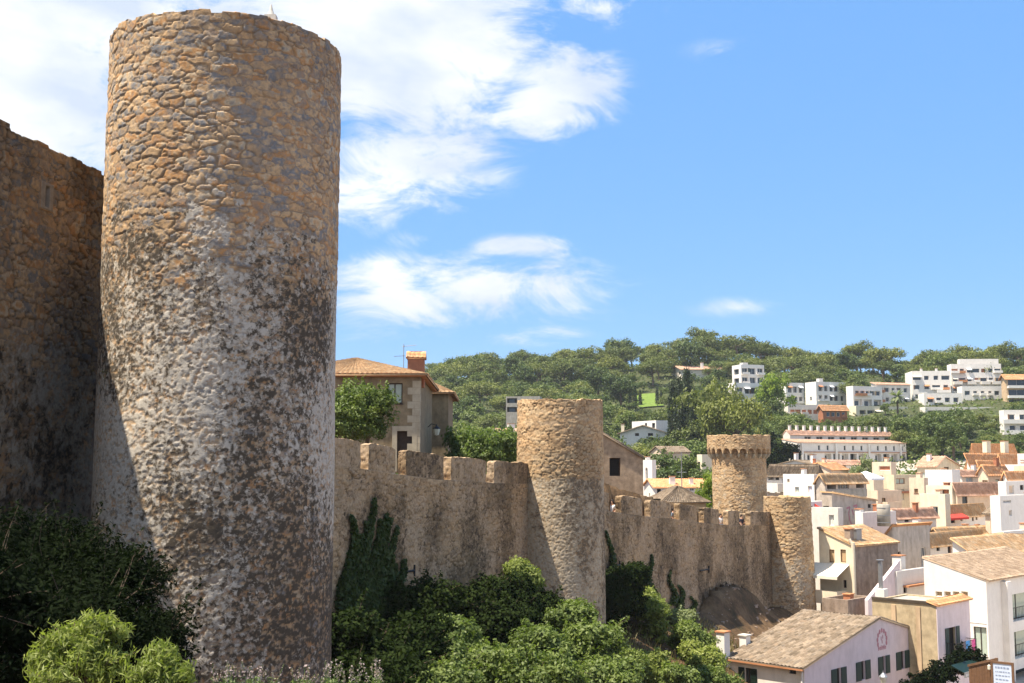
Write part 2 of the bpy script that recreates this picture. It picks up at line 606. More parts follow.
M['pine_leaf'] = m_leaf('pine_needles', (.072, .095, .020), (.185, .205, .052), .25, .3)
M['oak_leaf'] = m_leaf('dark_broadleaf', (.052, .082, .020), (.135, .172, .045), .25, .3)
M['cypress_leaf'] = m_leaf('cypress_green', (.022, .036, .013), (.055, .075, .028), .15, .2)
M['bright_leaf'] = m_leaf('bright_shrub_leaf', (.105, .135, .025), (.31, .34, .09), .4, .15)
M['mid_leaf'] = m_leaf('shrub_leaf', (.052, .084, .018), (.20, .245, .06), .35, .2)
M['lime_leaf'] = m_leaf('lime_green_leaf', (.12, .18, .015), (.24, .30, .035), .35, .1)
M['fresh_leaf'] = m_leaf('fresh_green_leaf', (.06, .095, .025), (.17, .215, .06), .4, .1)
M['shade_leaf'] = m_leaf('shade_darkened_leaf', (.004, .007, .003), (.011, .018, .006), .2, .15)  # the shadow over the foreground bushes is put into this leaf colour
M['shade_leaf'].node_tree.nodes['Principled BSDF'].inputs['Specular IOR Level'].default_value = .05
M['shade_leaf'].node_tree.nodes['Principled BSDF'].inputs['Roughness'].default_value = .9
M['deep_leaf'] = m_leaf('deep_shade_leaf', (.010, .019, .005), (.030, .044, .012), .2, .2)  # darker shrub green, with the shade of the ditch in the colour
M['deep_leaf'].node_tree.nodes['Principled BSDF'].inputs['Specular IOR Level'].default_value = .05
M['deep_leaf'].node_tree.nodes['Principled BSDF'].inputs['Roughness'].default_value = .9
M['ivy_leaf'] = m_leaf('ivy_leaf', (.028, .050, .009), (.080, .112, .024), .25, .2)
M['grass_leaf'] = m_leaf('dry_grass', (.11, .10, .035), (.26, .21, .09), .3, .1)
M['lavender_leaf'] = m_leaf('lavender_stem', (.10, .15, .05), (.22, .27, .11), .3, .1)
M['lavender_bloom'] = m_leaf('lavender_bloom', (.30, .22, .25), (.50, .40, .40), .3, .1)
M['olive_leaf'] = m_leaf('grey_green_leaf', (.12, .15, .06), (.25, .28, .13), .3, .2)

# ------------------------------------------------------------------ the lie of the land
WA, WB = (-9.1, 28.9), (-8.3, 44.0)
C_MID = (2.67, 64.0)
C_END = (23.7, 100.0)
C_CROWN = (23.55, 120.0)
WC, WS = (1.85, 64.45), (22.9, 100.4)
WALL_LINE = [(-11.3, 15.6), WA, WB, WC, WS, (23.0, 120.0), (5.0, 150.0), (-60.0, 170.0)]
ZBASE = [-5.5, -6.0, -7.2, -8.8, -12.0, -13.0, -9.0, -6.0]
SKY_PX = [-300, 330, 380, 435, 450, 480, 520, 560, 600, 640, 700, 740, 770, 790, 830, 870, 900, 950, 990, 1024, 1300, 1900]
SKY_PY = [430, 400, 380, 366, 362, 356, 358, 356, 354, 349, 341, 344, 354, 359, 361, 357, 362, 361, 358, 363, 370, 420]


def wall_side(x, y):
    """signed distance to the town wall (inside > 0) and the foot height of the wall there"""
    best = np.full(np.shape(x), 1e9)
    sg = np.zeros(np.shape(x))
    zb = np.zeros(np.shape(x))
    for (p, q), (za, zc) in zip(zip(WALL_LINE[:-1], WALL_LINE[1:]), zip(ZBASE[:-1], ZBASE[1:])):
        dx, dy = q[0] - p[0], q[1] - p[1]
        L2 = dx * dx + dy * dy
        t = np.clip(((x - p[0]) * dx + (y - p[1]) * dy) / L2, 0, 1)
        d = np.hypot(x - p[0] - t * dx, y - p[1] - t * dy)
        cr = dx * (y - p[1]) - dy * (x - p[0])
        near = d < best - 1e-9
        best = np.where(near, d, best)
        sg = np.where(near, np.sign(cr), sg)
        zb = np.where(near, za + (zc - za) * t, zb)
    return best * sg, zb


def ground(x, y):
    x = np.asarray(x, float)
    y = np.asarray(y, float)
    d = np.hypot(x, y)
    # town valley and hill by distance
    g = np.interp(d, [0, 60, 100, 150, 200, 280, 340, 400], [-6, -16, -17, -10, -6, -2, 5, 16])
    px = 512 + FPX * x / np.maximum(y, 1.0)
    px = np.where(y < 1, np.where(x > 0, 1900, -300), px)
    crest = (465 - np.interp(px, SKY_PX, SKY_PY)) / FPX * 520 - 8.5
    hill = np.interp(d, [400, 520, 580, 1200, 4000], [0, 1, 1.02, .1, -.6])
    g = np.where(d > 400, 16 + (crest - 16) * hill, g)
    g = g + 3.0 * (fbm(x / 45, y / 45, 3, 3) - .5) * sstep(180, 330, d)
    # ditch and slope below the wall
    s, zb = wall_side(x, y)
    q = np.maximum(-s, 0)
    floor = np.interp(y, [-50, 0, 12, 25, 45, 60, 75, 95, 140], [-4, -4.5, -6.5, -9.0, -11.2, -13.0, -16.5, -17, -16])
    near = np.maximum(np.minimum(zb + .0, zb + .6 - .62 * q), np.minimum(floor, zb))
    wnear = sstep(40, 26, q) * (y < 150)
    out = near * wnear + g * (1 - wnear)
    # bank of earth against the foot of the wall before the end tower
    bx, by = 17.9, 88.2
    along = ((x - bx) * .5 + (y - by) * .866)
    out = out + 2.0 * np.sqrt(np.clip(1 - (along / 5.6) ** 2, 0, 1)) * sstep(2.6, .2, q) * (s < 0) * (y < 98) * (y > 70)
    # lookout terrace that the picture is taken from
    terr = sstep(11.6, 9.9, y) * sstep(-9, -6.5, x) * sstep(14, 9, x)
    out = out * (1 - terr) - 1.9 * terr
    inside = np.interp(y, [0, 50, 70, 95, 150, 220], [-1.0, -1.0, -.6, -4.5, -8, -9])
    wi = sstep(.3, 1.1, s) * sstep(240, 150, y)
    out = out * (1 - wi) + inside * wi
    rough = sstep(8, 14, d)
    return out + rough * (.35 * (fbm(x / 2.3, y / 2.3, 4, 9) - .5))


def gz(x, y):
    return float(ground(np.array([x]), np.array([y]))[0])


def build_ground():
    def axis(lo, hi, fine_lo, fine_hi, step, grow):
        a = list(np.arange(fine_lo, fine_hi + 1e-6, step))
        s, v = step, fine_hi
        while v < hi:
            s = min(s * grow, 160)
            v += s
            a.append(v)
        s, v = step, fine_lo
        pre = []
        while v > lo:
            s = min(s * grow, 160)
            v -= s
            pre.append(v)
        return np.array(pre[::-1] + a)
    xs = axis(-3500, 3500, -16, 60, .6, 1.045)
    ys = axis(-900, 6000, 2, 110, .6, 1.03)
    X, Y = np.meshgrid(xs, ys)
    Z = ground(X, Y)
    me = np_mesh('ground', np.stack([X, Y, Z], -1).reshape(-1, 3), grid_faces(len(ys), len(xs)))
    t = NT('earth_and_scrub')
    n1, n2 = t.noise(.35, 8, .65), t.noise(2.2, 8, .7)
    c = t.ramp(n1, [(.36, (.05, .037, .015)), (.48, (.105, .060, .027)), (.60, (.17, .105, .052))])
    c = t.mix(.8, c, t.ramp(n2, [(.3, .5), (.7, 1.4)]), 'MULTIPLY')
    sx = t.n('ShaderNodeSeparateXYZ')
    t.l(t.co(), sx.inputs[0])
    far = t.n('ShaderNodeMapRange')
    far.inputs['From Min'].default_value = 180
    far.inputs['From Max'].default_value = 260
    t.l(sx.outputs[1], far.inputs['Value'])
    green = t.ramp(n2, [(.3, (.035, .045, .015)), (.62, (.075, .082, .028)), (.72, (.16, .12, .065))])
    c = t.mix(far.outputs[0], c, green)
    t.base(c)
    t.bump(n2, .8, .12)
    tag(link('ground', me, t.m, smooth=True), kind='structure')
    # paved lanes and yards between the town houses: a sheet just above the ground
    xs2 = np.arange(26, 230, 2.0)
    ys2 = np.arange(52, 290, 2.0)
    X, Y = np.meshgrid(xs2, ys2)
    Z = ground(X, Y) + .12
    ok = (X > .19 * Y + 12.5)
    F = grid_faces(len(ys2), len(xs2))
    F = F[ok.reshape(-1)[F].all(1)]
    me = np_mesh('pavement', np.stack([X, Y, Z], -1).reshape(-1, 3), F)
    tag(link('pavement', me, m_plaster('paved_lane', (.42, .36, .29), .15, .2), smooth=True), kind='structure')


build_ground()

# ------------------------------------------------------------------ the town wall and its towers


def round_tower(name, label, centre, r_top, r_bot, z_top, z_bot, mat, cw, ch, k, relief, cover_fn, res, seed_rim=.06, parapet=.55, facing=None, dirt_fn=None):
    root = empty(name, (centre[0], centre[1], z_bot))
    tag(root, label, 'tower')
    face = facing if facing is not None else math.atan2(-centre[1], -centre[0])
    dn = res / r_top
    th = np.concatenate([np.arange(-1.75, 1.75, dn), np.linspace(1.75, 2 * math.pi - 1.75, 60)]) + face
    nz = int((z_top - z_bot) / res) + 2
    zz = np.linspace(z_bot, z_top, nz)
    T, Z = np.meshgrid(th, zz)
    rim = z_top + seed_rim * (2.2 * (h2(np.floor(T * r_top / (cw * .8)), T * 0, k + 7) - .5) + 1.4 * (fbm(T * r_top * 1.6, T * 0 + 3, 3, k) - .5))
    Zr = np.where(Z > z_top - 1.0, z_top - 1.0 + (Z - z_top + 1.0) * (rim - z_top + 1.0), Z)
    U = (T - face) * r_top
    d, A = masonry(U, Zr, cw, ch, k, relief, cover_fn(U, Zr), dirt=dirt_fn(U, Zr) if dirt_fn else 0.0)
    rad = r_bot + (r_top - r_bot) * (Zr - z_bot) / (z_top - z_bot) + d - relief * .5
    rad = rad + .05 * (fbm(U * .35, Zr * .35, 3, k + 90) - .5)
    P = np.stack([rad * np.cos(T), rad * np.sin(T), Zr - z_bot], -1)
    m = len(th)
    me = np_mesh('tower_wall', P.reshape(-1, 3), grid_faces(nz, m), {'stone': A.reshape(-1, 4)})
    link('tower_wall', me, mat, root, True)
    # top of the parapet, its inner face and the floor behind it
    rows = []
    top = P[-1]
    rtop = np.hypot(top[:, 0], top[:, 1])
    for f, dz in ((1, 0), (.985, .012), (.93, .0), (1 - parapet / r_top, -.01), (1 - parapet / r_top, -1.15), (.02, -1.2)):
        wob = (fbm(th * r_top * 3, th * 0 + f * 7, 3, k) - .5) * .04 if .5 < f < 1 else 0
        rows.append(np.stack([top[:, 0] * f, top[:, 1] * f, (top[:, 2] if dz > -.5 else np.full(m, z_top - z_bot)) + dz + wob], -1))
    Q = np.stack(rows)
    A2 = np.tile(A[-1][None], (len(rows), 1, 1))
    me = np_mesh('parapet_rim', Q.reshape(-1, 3), grid_faces(len(rows), m), {'stone': A2.reshape(-1, 4)})
    link('parapet_rim', me, mat, root)
    return root


def big_cover(u, z):
    n = fbm(u * .55, z * .55, 4, 77)
    return sstep(5.6, 3.4, z + 2.6 * (n - .5)) * 1.0


round_tower('round_tower', 'largest round tower, rubble stone above and mottled flaking render below, beside the tall shaded wall',
            (math.sin(-.25) * 26.0, math.cos(-.25) * 26.0), 2.53, 2.53, .349 * 26 + .17, -7.5, M['tower_stone'], .31, .148, 3, .030, big_cover, .023, .04,
            dirt_fn=lambda u, z: .25 * sstep(1.2, -3.8, z) - .03)


def mid_cover(u, z):
    n = fbm(u * .8, z * .8, 3, 78)
    return sstep(-.55, -1.0, z + .35 * (n - .5)) * (.92 + .25 * n)


round_tower('round_tower', 'middle round tower, tan stone top over smoother grey render, between the two crenellated wall stretches',
            C_MID, 2.36, 2.46, 3.52, -11.5, M['mid_stone'], .33, .165, 5, .055, mid_cover, .045, .05)


def end_cover(u, z):
    n = fbm(u * .8, z * .8, 3, 79)
    return sstep(-6.0, -8.5, z) * (.25 + .5 * n)


round_tower('round_tower', 'short plain round tower of pale coursed stone closing the lower wall beside the cream house',
            C_END, 1.95, 2.3, -2.72, -15.5, M['mid_stone'], .42, .20, 8, .07, end_cover, .055, .05)


def crown_tower():
    zb, z_top = -14.0, 3.05
    root = empty('round_tower', (C_CROWN[0], C_CROWN[1], zb))
    tag(root, 'round tower with a wider corbelled crown and small arches, rising behind the lower wall', 'tower')
    face = math.atan2(-C_CROWN[1], -C_CROWN[0])
    rs, rc, zc = 2.75, 3.22, 1.12        # shaft, crown, springing of the little arches
    NC = 24
    res = .06
    th = np.concatenate([np.arange(-1.75, 1.75, res / rs), np.linspace(1.75, 2 * math.pi - 1.75, 90)]) + face
    m = len(th)
    zz = np.linspace(zb, zc + .95, int((zc + .95 - zb) / res))
    T, Z = np.meshgrid(th, zz)
    U = (T - face) * rs
    d, A = masonry(U, Z, .40, .20, 13, .06, .35 * fbm(U * .5, Z * .5, 3, 4) * sstep(.2, -2, Z))
    rad = rs + d - .03
    me = np_mesh('shaft', np.stack([rad * np.cos(T), rad * np.sin(T), Z - zb], -1).reshape(-1, 3), grid_faces(len(zz), m), {'stone': A.reshape(-1, 4)})
    link('shaft', me, M['mid_stone'], root, True)
    # crown: its lower edge follows a ring of small arches
    ph = (th - face) / (2 * math.pi) * NC
    fr = ph - np.floor(ph) - .5
    half = .42
    arch = np.where(np.abs(fr) < half, np.sqrt(np.maximum(0, half ** 2 - fr ** 2)) * 2 * math.pi * rc / NC, 0) + np.where(np.abs(fr) < half, .18, 0)
    zlow = zc + arch
    n2 = 34
    K = np.linspace(0, 1, n2)[:, None]
    rim = z_top + .10 * (h2(np.floor(th * rc / .35), th * 0, 71) - .5)
    Z = zlow[None] + (rim - zlow)[None] * K
    T = np.tile(th[None], (n2, 1))
    U = (T - face) * rc
    d, A = masonry(U, Z, .30, .15, 14, .06, U * 0)
    rad = rc + d - .03
    outer = np.stack([rad * np.cos(T), rad * np.sin(T), Z - zb], -1)
    under = np.stack([(rs - .05) * np.cos(th), (rs - .05) * np.sin(th), zlow - zb], -1)[None]
    rows = [under, outer]
    top = outer[-1]
    for f, dz in ((.9, 0), (.83, 0), (.83, -1.0), (.02, -1.05)):
        rows.append(np.stack([top[:, 0] * f, top[:, 1] * f, top[:, 2] + dz], -1)[None])
    P = np.concatenate(rows)
    A = np.concatenate([A[:1], A] + [A[-1:]] * 4)
    me = np_mesh('crown', P.reshape(-1, 3), grid_faces(len(P), m), {'stone': A.reshape(-1, 4)})
    link('crown', me, M['mid_stone'], root)
    for i in range(NC):
        a = face + i * 2 * math.pi / NC
        b = MB()
        w = .10
        ur, ut = Vector((math.cos(a), math.sin(a), 0)), Vector((-math.sin(a), math.cos(a), 0))

        def q(r, s, z):
            return ur * r + ut * s + Vector((0, 0, z - zb))
        for (r0, r1, z0, z1, r1b) in ((rs - .1, rc - .02, zc - .28, zc - .004, rc - .12), (rs - .1, rc - .20, zc - .46, zc - .284, rc - .36)):
            b.hexa([q(r0, -w, z0), q(r1b, -w, z0), q(r1b, w, z0), q(r0, w, z0), q(r0, -w, z1), q(r1, -w, z1), q(r1, w, z1), q(r0, w, z1)])
        b.build('corbel', M['quoin'], root)


crown_tower()


def wall_frame(p, q):
    d = Vector((q[0] - p[0], q[1] - p[1], 0))
    L = d.length
    d.normalize()
    return d, Vector((d.y, -d.x, 0)), L          # along, outward (to the right of the line), length


def s_of_px(p, d, px, z):
    t = (px - 512) / FPX
    c, s = math.cos(PITCH), math.sin(PITCH)
    return (t * (p[1] * c + z * s) - p[0]) / (d.x - t * d.y * c)


def box_masonry(name, org, ax, ay, az, sx, sy, sz, mat, parent, k, cw, ch, relief, cover, res):
    """a block of rubble: six displaced faces that stay shut along the edges"""
    V, F, AT = [], [], []
    off = 0
    O = np.array(org)
    X, Y, Z = np.array(ax), np.array(ay), np.array(az)
    for (o, a, b, la, lb) in ((O, X, Z, sx, sz), (O + X * sx, Y, Z, sy, sz), (O + X * sx + Y * sy, -X, Z, sx, sz), (O + Y * sy, -Y, Z, sy, sz), (O + Z * sz, X, Y, sx, sy)):
        n = np.cross(a, b)
        na, nb = max(2, int(la / res) + 1), max(2, int(lb / res) + 1)
        u = np.linspace(0, la, na)
        w = np.linspace(0, lb, nb)
        U, W = np.meshgrid(u, w)
        d, A = masonry(U + o[0] * 3 + o[1], W + o[2], cw, ch, k, relief, U * 0 + cover)
        fade = sstep(0, .07, np.minimum(np.minimum(U, la - U), np.minimum(W, lb - W)))
        d = (d - relief * .6) * fade
        P = o[None, None] + U[..., None] * a + W[..., None] * b + d[..., None] * n
        V.append(P.reshape(-1, 3))
        F.append(grid_faces(nb, na, off))
        AT.append(A.reshape(-1, 4))
        off += na * nb
    me = np_mesh(name, np.concatenate(V), np.concatenate(F), {'stone': np.concatenate(AT)})
    return link(name, me, mat, parent)


def curtain(label, p, q, zb, top_y, top_z, notch, merl_px, mat, k, cw, ch, relief, cover_fn, res, thick=1.7, par=.42, walk=.9, s0=0.0, merl_s=None):
    """a stretch of wall: outer face, parapet and walk as one mesh, each merlon a part"""
    d, n, L = wall_frame(p, q)
    root = empty('crenellated_wall', (p[0], p[1], 0))
    tag(root, label, 'wall')

    def ztop(s):
        return np.interp(p[1] + s * d.y, top_y, top_z)
    ns = int(L / res) + 2
    s = np.linspace(0, L, ns)
    zt = ztop(s) - notch
    zmid = float(zt.mean())
    nz = int((zmid - zb) / res) + 2
    K = np.linspace(0, 1, nz)[:, None]
    S = np.tile(s[None], (nz, 1))
    Zw = zb + (zt[None] - zb) * K
    dd, A = masonry(S, Zw, cw, ch, k, relief, cover_fn(S, Zw - zt[None]))
    dd = dd - relief * .6 + .09 * (fbm(S * .3, Zw * .3, 3, k + 90) - .5)
    fade = sstep(1.0, .97, K)
    dd = dd * fade
    D = np.array((d.x, d.y, 0))
    Nn = np.array((n.x, n.y, 0))
    P = S[..., None] * D + dd[..., None] * Nn
    P[..., 2] = Zw
    rows, at_ = [P], [A]
    edge = P[-1].copy()
    for back, dz in ((par, 0), (par, -walk), (thick, -walk), (thick, -4.5)):
        e = np.stack([s * D[0], s * D[1], zt + dz], -1) - back * Nn
        rows.append(e[None])
        at_.append(A[-1:])
    P = np.concatenate(rows)
    A = np.concatenate(at_)
    me = np_mesh('wall_face', P.reshape(-1, 3), grid_faces(len(P), ns), {'stone': A.reshape(-1, 4)})
    link('wall_face', me, mat, root, True)
    spans = merl_s if merl_s else [(s_of_px(p, d, a, -1.5), s_of_px(p, d, b, -1.5)) for a, b in merl_px]
    for i, (sa, sb) in enumerate(spans):
        sa, sb = max(sa, 0.02), min(sb, L - .02)
        if sb - sa < .2:
            continue
        pieces = 1
        za, zc = float(ztop(sa)), float(ztop(sb))
        # its foot is level with the notch at the high end; the top slopes with the wall
        o = D * sa + np.array((0, 0, float(ztop(sb)) - notch - .0)) + Nn * 0.0
        dirv = D.copy()
        o = D * sa - Nn * par
        o = np.array((o[0], o[1], 0.0))
        low = min(za, zc) - notch - .05
        ob = box_masonry('merlon', (D[0] * sa, D[1] * sa, low), D, -Nn, np.array((0, 0, 1.0)), sb - sa, par, 1.0, mat, root, k + i, cw, ch, relief * .8, .45, max(res, .06))
        me = ob.data
        co = np.empty(len(me.vertices) * 3, np.float32)
        me.vertices.foreach_get('co', co)
        co = co.reshape(-1, 3)
        ss = np.clip((co[:, 0] * D[0] + co[:, 1] * D[1] - sa) / (sb - sa), 0, 1)
        f = (co[:, 2] - low)
        tp = za + (zc - za) * ss + .10 * (fbm(ss * 9 + i * 5, ss * 0, 3, k) - .5)
        bt = (za + (zc - za) * ss) - notch
        co[:, 2] = bt + f * (tp - bt)
        # worn, uneven block: edges wander and the top corners are rounded off
        w1 = .16 * (fbm(co[:, 2] * 1.7 + i * 9, co[:, 0] * 1.1, 3, k + 3) - .5)
        w2 = .12 * (fbm(co[:, 2] * 1.9 + i * 5, co[:, 1] * 1.3 + 7, 3, k + 6) - .5)
        inner = np.clip(((bt - co[:, 2]) + .9) / .9, 0, 1) * 0 + np.clip(f / .25, 0, 1)
        co[:, 0] += D[0] * w1 * inner
        co[:, 1] += D[1] * w1 * inner
        co[:, 2] -= .11 * np.clip(1 - np.minimum(ss, 1 - ss) * (sb - sa) / .35, 0, 1) ** 2 * np.clip(f - .6, 0, 1) / .4 * (.3 + h2(np.array([float(i)]), np.array([2.0]), k)[0])
        co[:, 2] += w2 * np.clip(f - .5, 0, 1)
        me.vertices.foreach_set('co', co.ravel())
        me.update()
    return root, d, n, L


def wall_cover(s, dz):
    n = fbm(s * .35, dz * .35, 4, 55)
    return .34 + 1.1 * (n - .45) - .3 * sstep(-1.2, 0, dz)


W1Y, W1Z = [40, 44, 46.5, 50.5, 53.6, 56.8, 59, 64.5], [1.6, 1.3, 1.13, .74, .46, .35, .2, 0.05]
W2Y, W2Z = [64, 70.3, 74.5, 78.7, 82, 86.7, 91.6, 98, 102], [-1.0, -1.55, -2.07, -2.42, -2.75, -3.25, -3.6, -3.95, -4.1]
wall1 = curtain('upper crenellated wall between the largest and the middle round towers, shaded and grown over with ivy', WB, WC, -9.5, W1Y, W1Z, 1.12,
                [(250, 360), (368, 395), (406, 443.5), (451, 486), (494, 540)], M['wall_stone'], 21, .44, .20, .075, wall_cover, .042)
wall2 = curtain('lower crenellated wall stepping down from the middle tower to the short plain tower', WC, WS, -15.0, W2Y, W2Z, 1.12,
                [(590, 609), (621, 642), (650, 670.5), (679, 696.5), (703.5, 718.5), (727.5, 738.5), (749.5, 790)], M['wall_stone'], 31, .44, .20, .075, wall_cover, .055)
curtain('stretch of wall joining the short plain tower to the corbelled tower', (22.9, 100.4), (23.0, 120.0), -16.0, [100, 120], [-4.1, -5], 1.1, [], M['wall_stone'], 41, .36, .2, .05, wall_cover, .15,
        merl_s=[(3, 6), (8, 11), (13, 16)])
curtain('hidden bend of the wall behind the largest round tower', WA, WB, -8.5, [28, 44], [2.0, 1.3], 1.12, [], M['wall_stone'], 43, .36, .2, .05, wall_cover, .10,
        merl_s=[(2, 4.5), (6, 9), (10.5, 13.5)])


def side_wall():
    """tall curtain wall that runs back to the largest tower; its arrow slit is a real slot"""
    p, q = (-11.3, 15.6), (-9.1, 28.9)
    d, n, L = wall_frame(p, q)
    root = empty('curtain_wall', (p[0], p[1], 0))
    tag(root, 'tall rough stone curtain wall with one arrow slit, in shade beside the largest tower', 'wall')
    res = .03
    zb, zt = -7.0, 6.78
    ns, nz = int(L / res), int((zt - zb) / res)
    s = np.linspace(0, L, ns)
    z = np.linspace(zb, zt, nz)
    S, Z = np.meshgrid(s, z)
    cov = sstep(3.6, 1.5, Z) * (.55 + .5 * fbm(S * .5, Z * .5, 4, 5))
    dd, A = masonry(S, Z, .36, .165, 51, .04, cov)
    dd = dd - .05
    ztop = zt + .12 * (h2(np.floor(s / .45), s * 0, 9) - .5) - .02 * s * 0
    Z = np.where(Z > zt - .6, zt - .6 + (Z - zt + .6) / .6 * (ztop[None] - zt + .6), Z)
    ss = s_of_px(p, d, 46, 5.2)
    zs0, zs1 = at(46, 206, p[1] + ss * d.y).z, at(46, 187, p[1] + ss * d.y).z
    block = (np.abs(S - ss) < .24) & (Z > zs0 - .1) & (Z < zs1 + .1)
    A[..., 0] = np.where(block, .86, A[..., 0])
    A[..., 3] = np.where(block, .6, A[..., 3])
    A[..., 1] = np.where(block, 0, A[..., 1])
    A[..., 2] = np.where(block, 0, A[..., 2])
    dd = np.where(block, .02, dd)
    slot = (np.abs(S - ss) < .06) & (Z > zs0) & (Z < zs1)
    dd = np.where(slot, -.5, dd)
    D, Nn = np.array((d.x, d.y, 0)), np.array((n.x, n.y, 0))
    P = S[..., None] * D + dd[..., None] * Nn
    P[..., 2] = Z
    rows, at_ = [P], [A]
    for back, dz in ((.8, 0), (1.6, 0), (1.6, -6.5)):
        e = np.stack([s * D[0], s * D[1], ztop + dz], -1) - back * Nn
        rows.append(e[None])
        at_.append(A[-1:])
    P = np.concatenate(rows)
    A = np.concatenate(at_)
    me = np_mesh('wall_face', P.reshape(-1, 3), grid_faces(len(P), ns), {'stone': A.reshape(-1, 4)})
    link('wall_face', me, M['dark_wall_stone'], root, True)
    sc = s_of_px(p, d, 6, 7)
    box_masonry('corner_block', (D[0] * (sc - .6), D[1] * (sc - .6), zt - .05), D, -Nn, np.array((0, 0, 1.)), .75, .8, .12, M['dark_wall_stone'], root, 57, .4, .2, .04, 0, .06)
    e = MB()
    e.quad((0, 0, zb), (-1.6 * n.x, -1.6 * n.y, zb), (-1.6 * n.x, -1.6 * n.y, zt), (0, 0, zt))
    e.build('wall_end', M['concrete'], root)


side_wall()


# ------------------------------------------------------------------ houses
def roof_plane(V, F, A, e0, e1, r0, r1, period=.26, amp=.045, thick=.13, seed=0):
    """tiled slope from the eave e0-e1 up to r0-r1: rolls run up the slope, courses step, with a flat underside"""
    e0, e1, r0, r1 = (np.array(p, float) for p in (e0, e1, r0, r1))
    Lw = max(np.linalg.norm(e1 - e0), np.linalg.norm(r1 - r0))
    Ls = max(np.linalg.norm(r0 - e0), np.linalg.norm(r1 - e1))
    nu = max(3, int(Lw / period * 6) + 1)
    nc = max(2, int(Ls / .42) + 1)
    v = np.repeat(np.arange(nc), 2)
    vs = np.sort(np.concatenate([np.arange(nc) / nc, (np.arange(nc) + .97) / nc]))
    u = np.linspace(0, 1, nu)
    Ug, Vg = np.meshgrid(u, vs)
    P = (e0 * (1 - Ug[..., None]) + e1 * Ug[..., None]) * (1 - Vg[..., None]) + (r0 * (1 - Ug[..., None]) + r1 * Ug[..., None]) * Vg[..., None]
    n = np.cross(e1 - e0, (r0 + r1) / 2 - (e0 + e1) / 2)
    n /= np.linalg.norm(n)
    if n[2] < 0:
        n = -n
    col = np.floor(Ug * Lw / period)
    row = np.floor(np.minimum(Vg * nc, nc - .001))
    ph = Ug * Lw / period * 2 * math.pi
    lift = amp * (.55 - .45 * np.cos(ph)) + .028 * (1 - (Vg * nc - row)) + .02 * (h2(col, row, seed) - .5)
    sag = -.05 * np.sin(math.pi * Ug) * (vs[:, None])
    P = P + (lift)[..., None] * n
    P[..., 2] += sag
    t = h2(col, row, seed + 1) * .75 + .25 * h2(np.floor(col / 3), np.floor(row / 2), seed + 2)
    off = sum(len(q) for q in V)
    V.append(P.reshape(-1, 3))
    F.append(grid_faces(len(vs), nu, off))
    A.append(np.stack([t, t, t, t], -1).reshape(-1, 4))
    off += P.shape[0] * nu
    # closing skirt and underside
    low = [P[0, 0] - n * thick, P[0, -1] - n * thick, P[-1, -1] - n * thick, P[-1, 0] - n * thick]
    ring = [P[0, 0], P[0, -1], P[-1, -1], P[-1, 0]]
    V.append(np.array(low + ring))
    F.append(np.array([[0, 1, 2, 3], [0, 1, 5, 4], [1, 2, 6, 5], [2, 3, 7, 6], [3, 0, 4, 7]]) + off)
    A.append(np.tile(np.array([[.3, .3, .3, .3]]), (8, 1)))


ALL_HOUSES = []
SHORT = {'narrow cream house with two tan blinds, cream awning and bare brown party wall': 'cream awning house',
         'low white house under a wide gold tile roof, behind the big white house': 'low gold-roofed house',
         'white house with one dark window under a long gold tile roof': 'long gold-roofed house',
         'house with a plain orange roof and a grey end wall beside the cream house': 'plain orange roof',
         'bare grey gable wall with faded reddish paint marks behind the cream house': 'paint-marked gable',
         'ochre flat roofed block with a red framed window stepping up behind the market roofs': 'ochre block',
         'pale yellow gabled house with an orange roof in front of the dark trees': 'yellow gabled house',
         'broad beige blank wall of a house with a lilac tiled roof': 'blank beige wall',
         'sunlit ochre cube of a house under an orange roof': 'ochre cube house',
         'white terraced house with an open arched loggia beside a stair': 'loggia house',
         'white flat-roofed house with a red awning at the edge of town': 'red awning house',
         'white house with five dark windows in a row under a greenish gold roof': 'five-window house',
         'grey plaster house with a brown verandah and gold tile roof, beside the canvas parasol': 'verandah house',
         'lowest of the three stepped orange roofs with two chimneys': 'stepped orange roofs',
         'white block with a grey shuttered window stepping down below the red awning': 'shuttered white block',
         'small white house with a dark window under a long pink roof': 'long pink roof'}


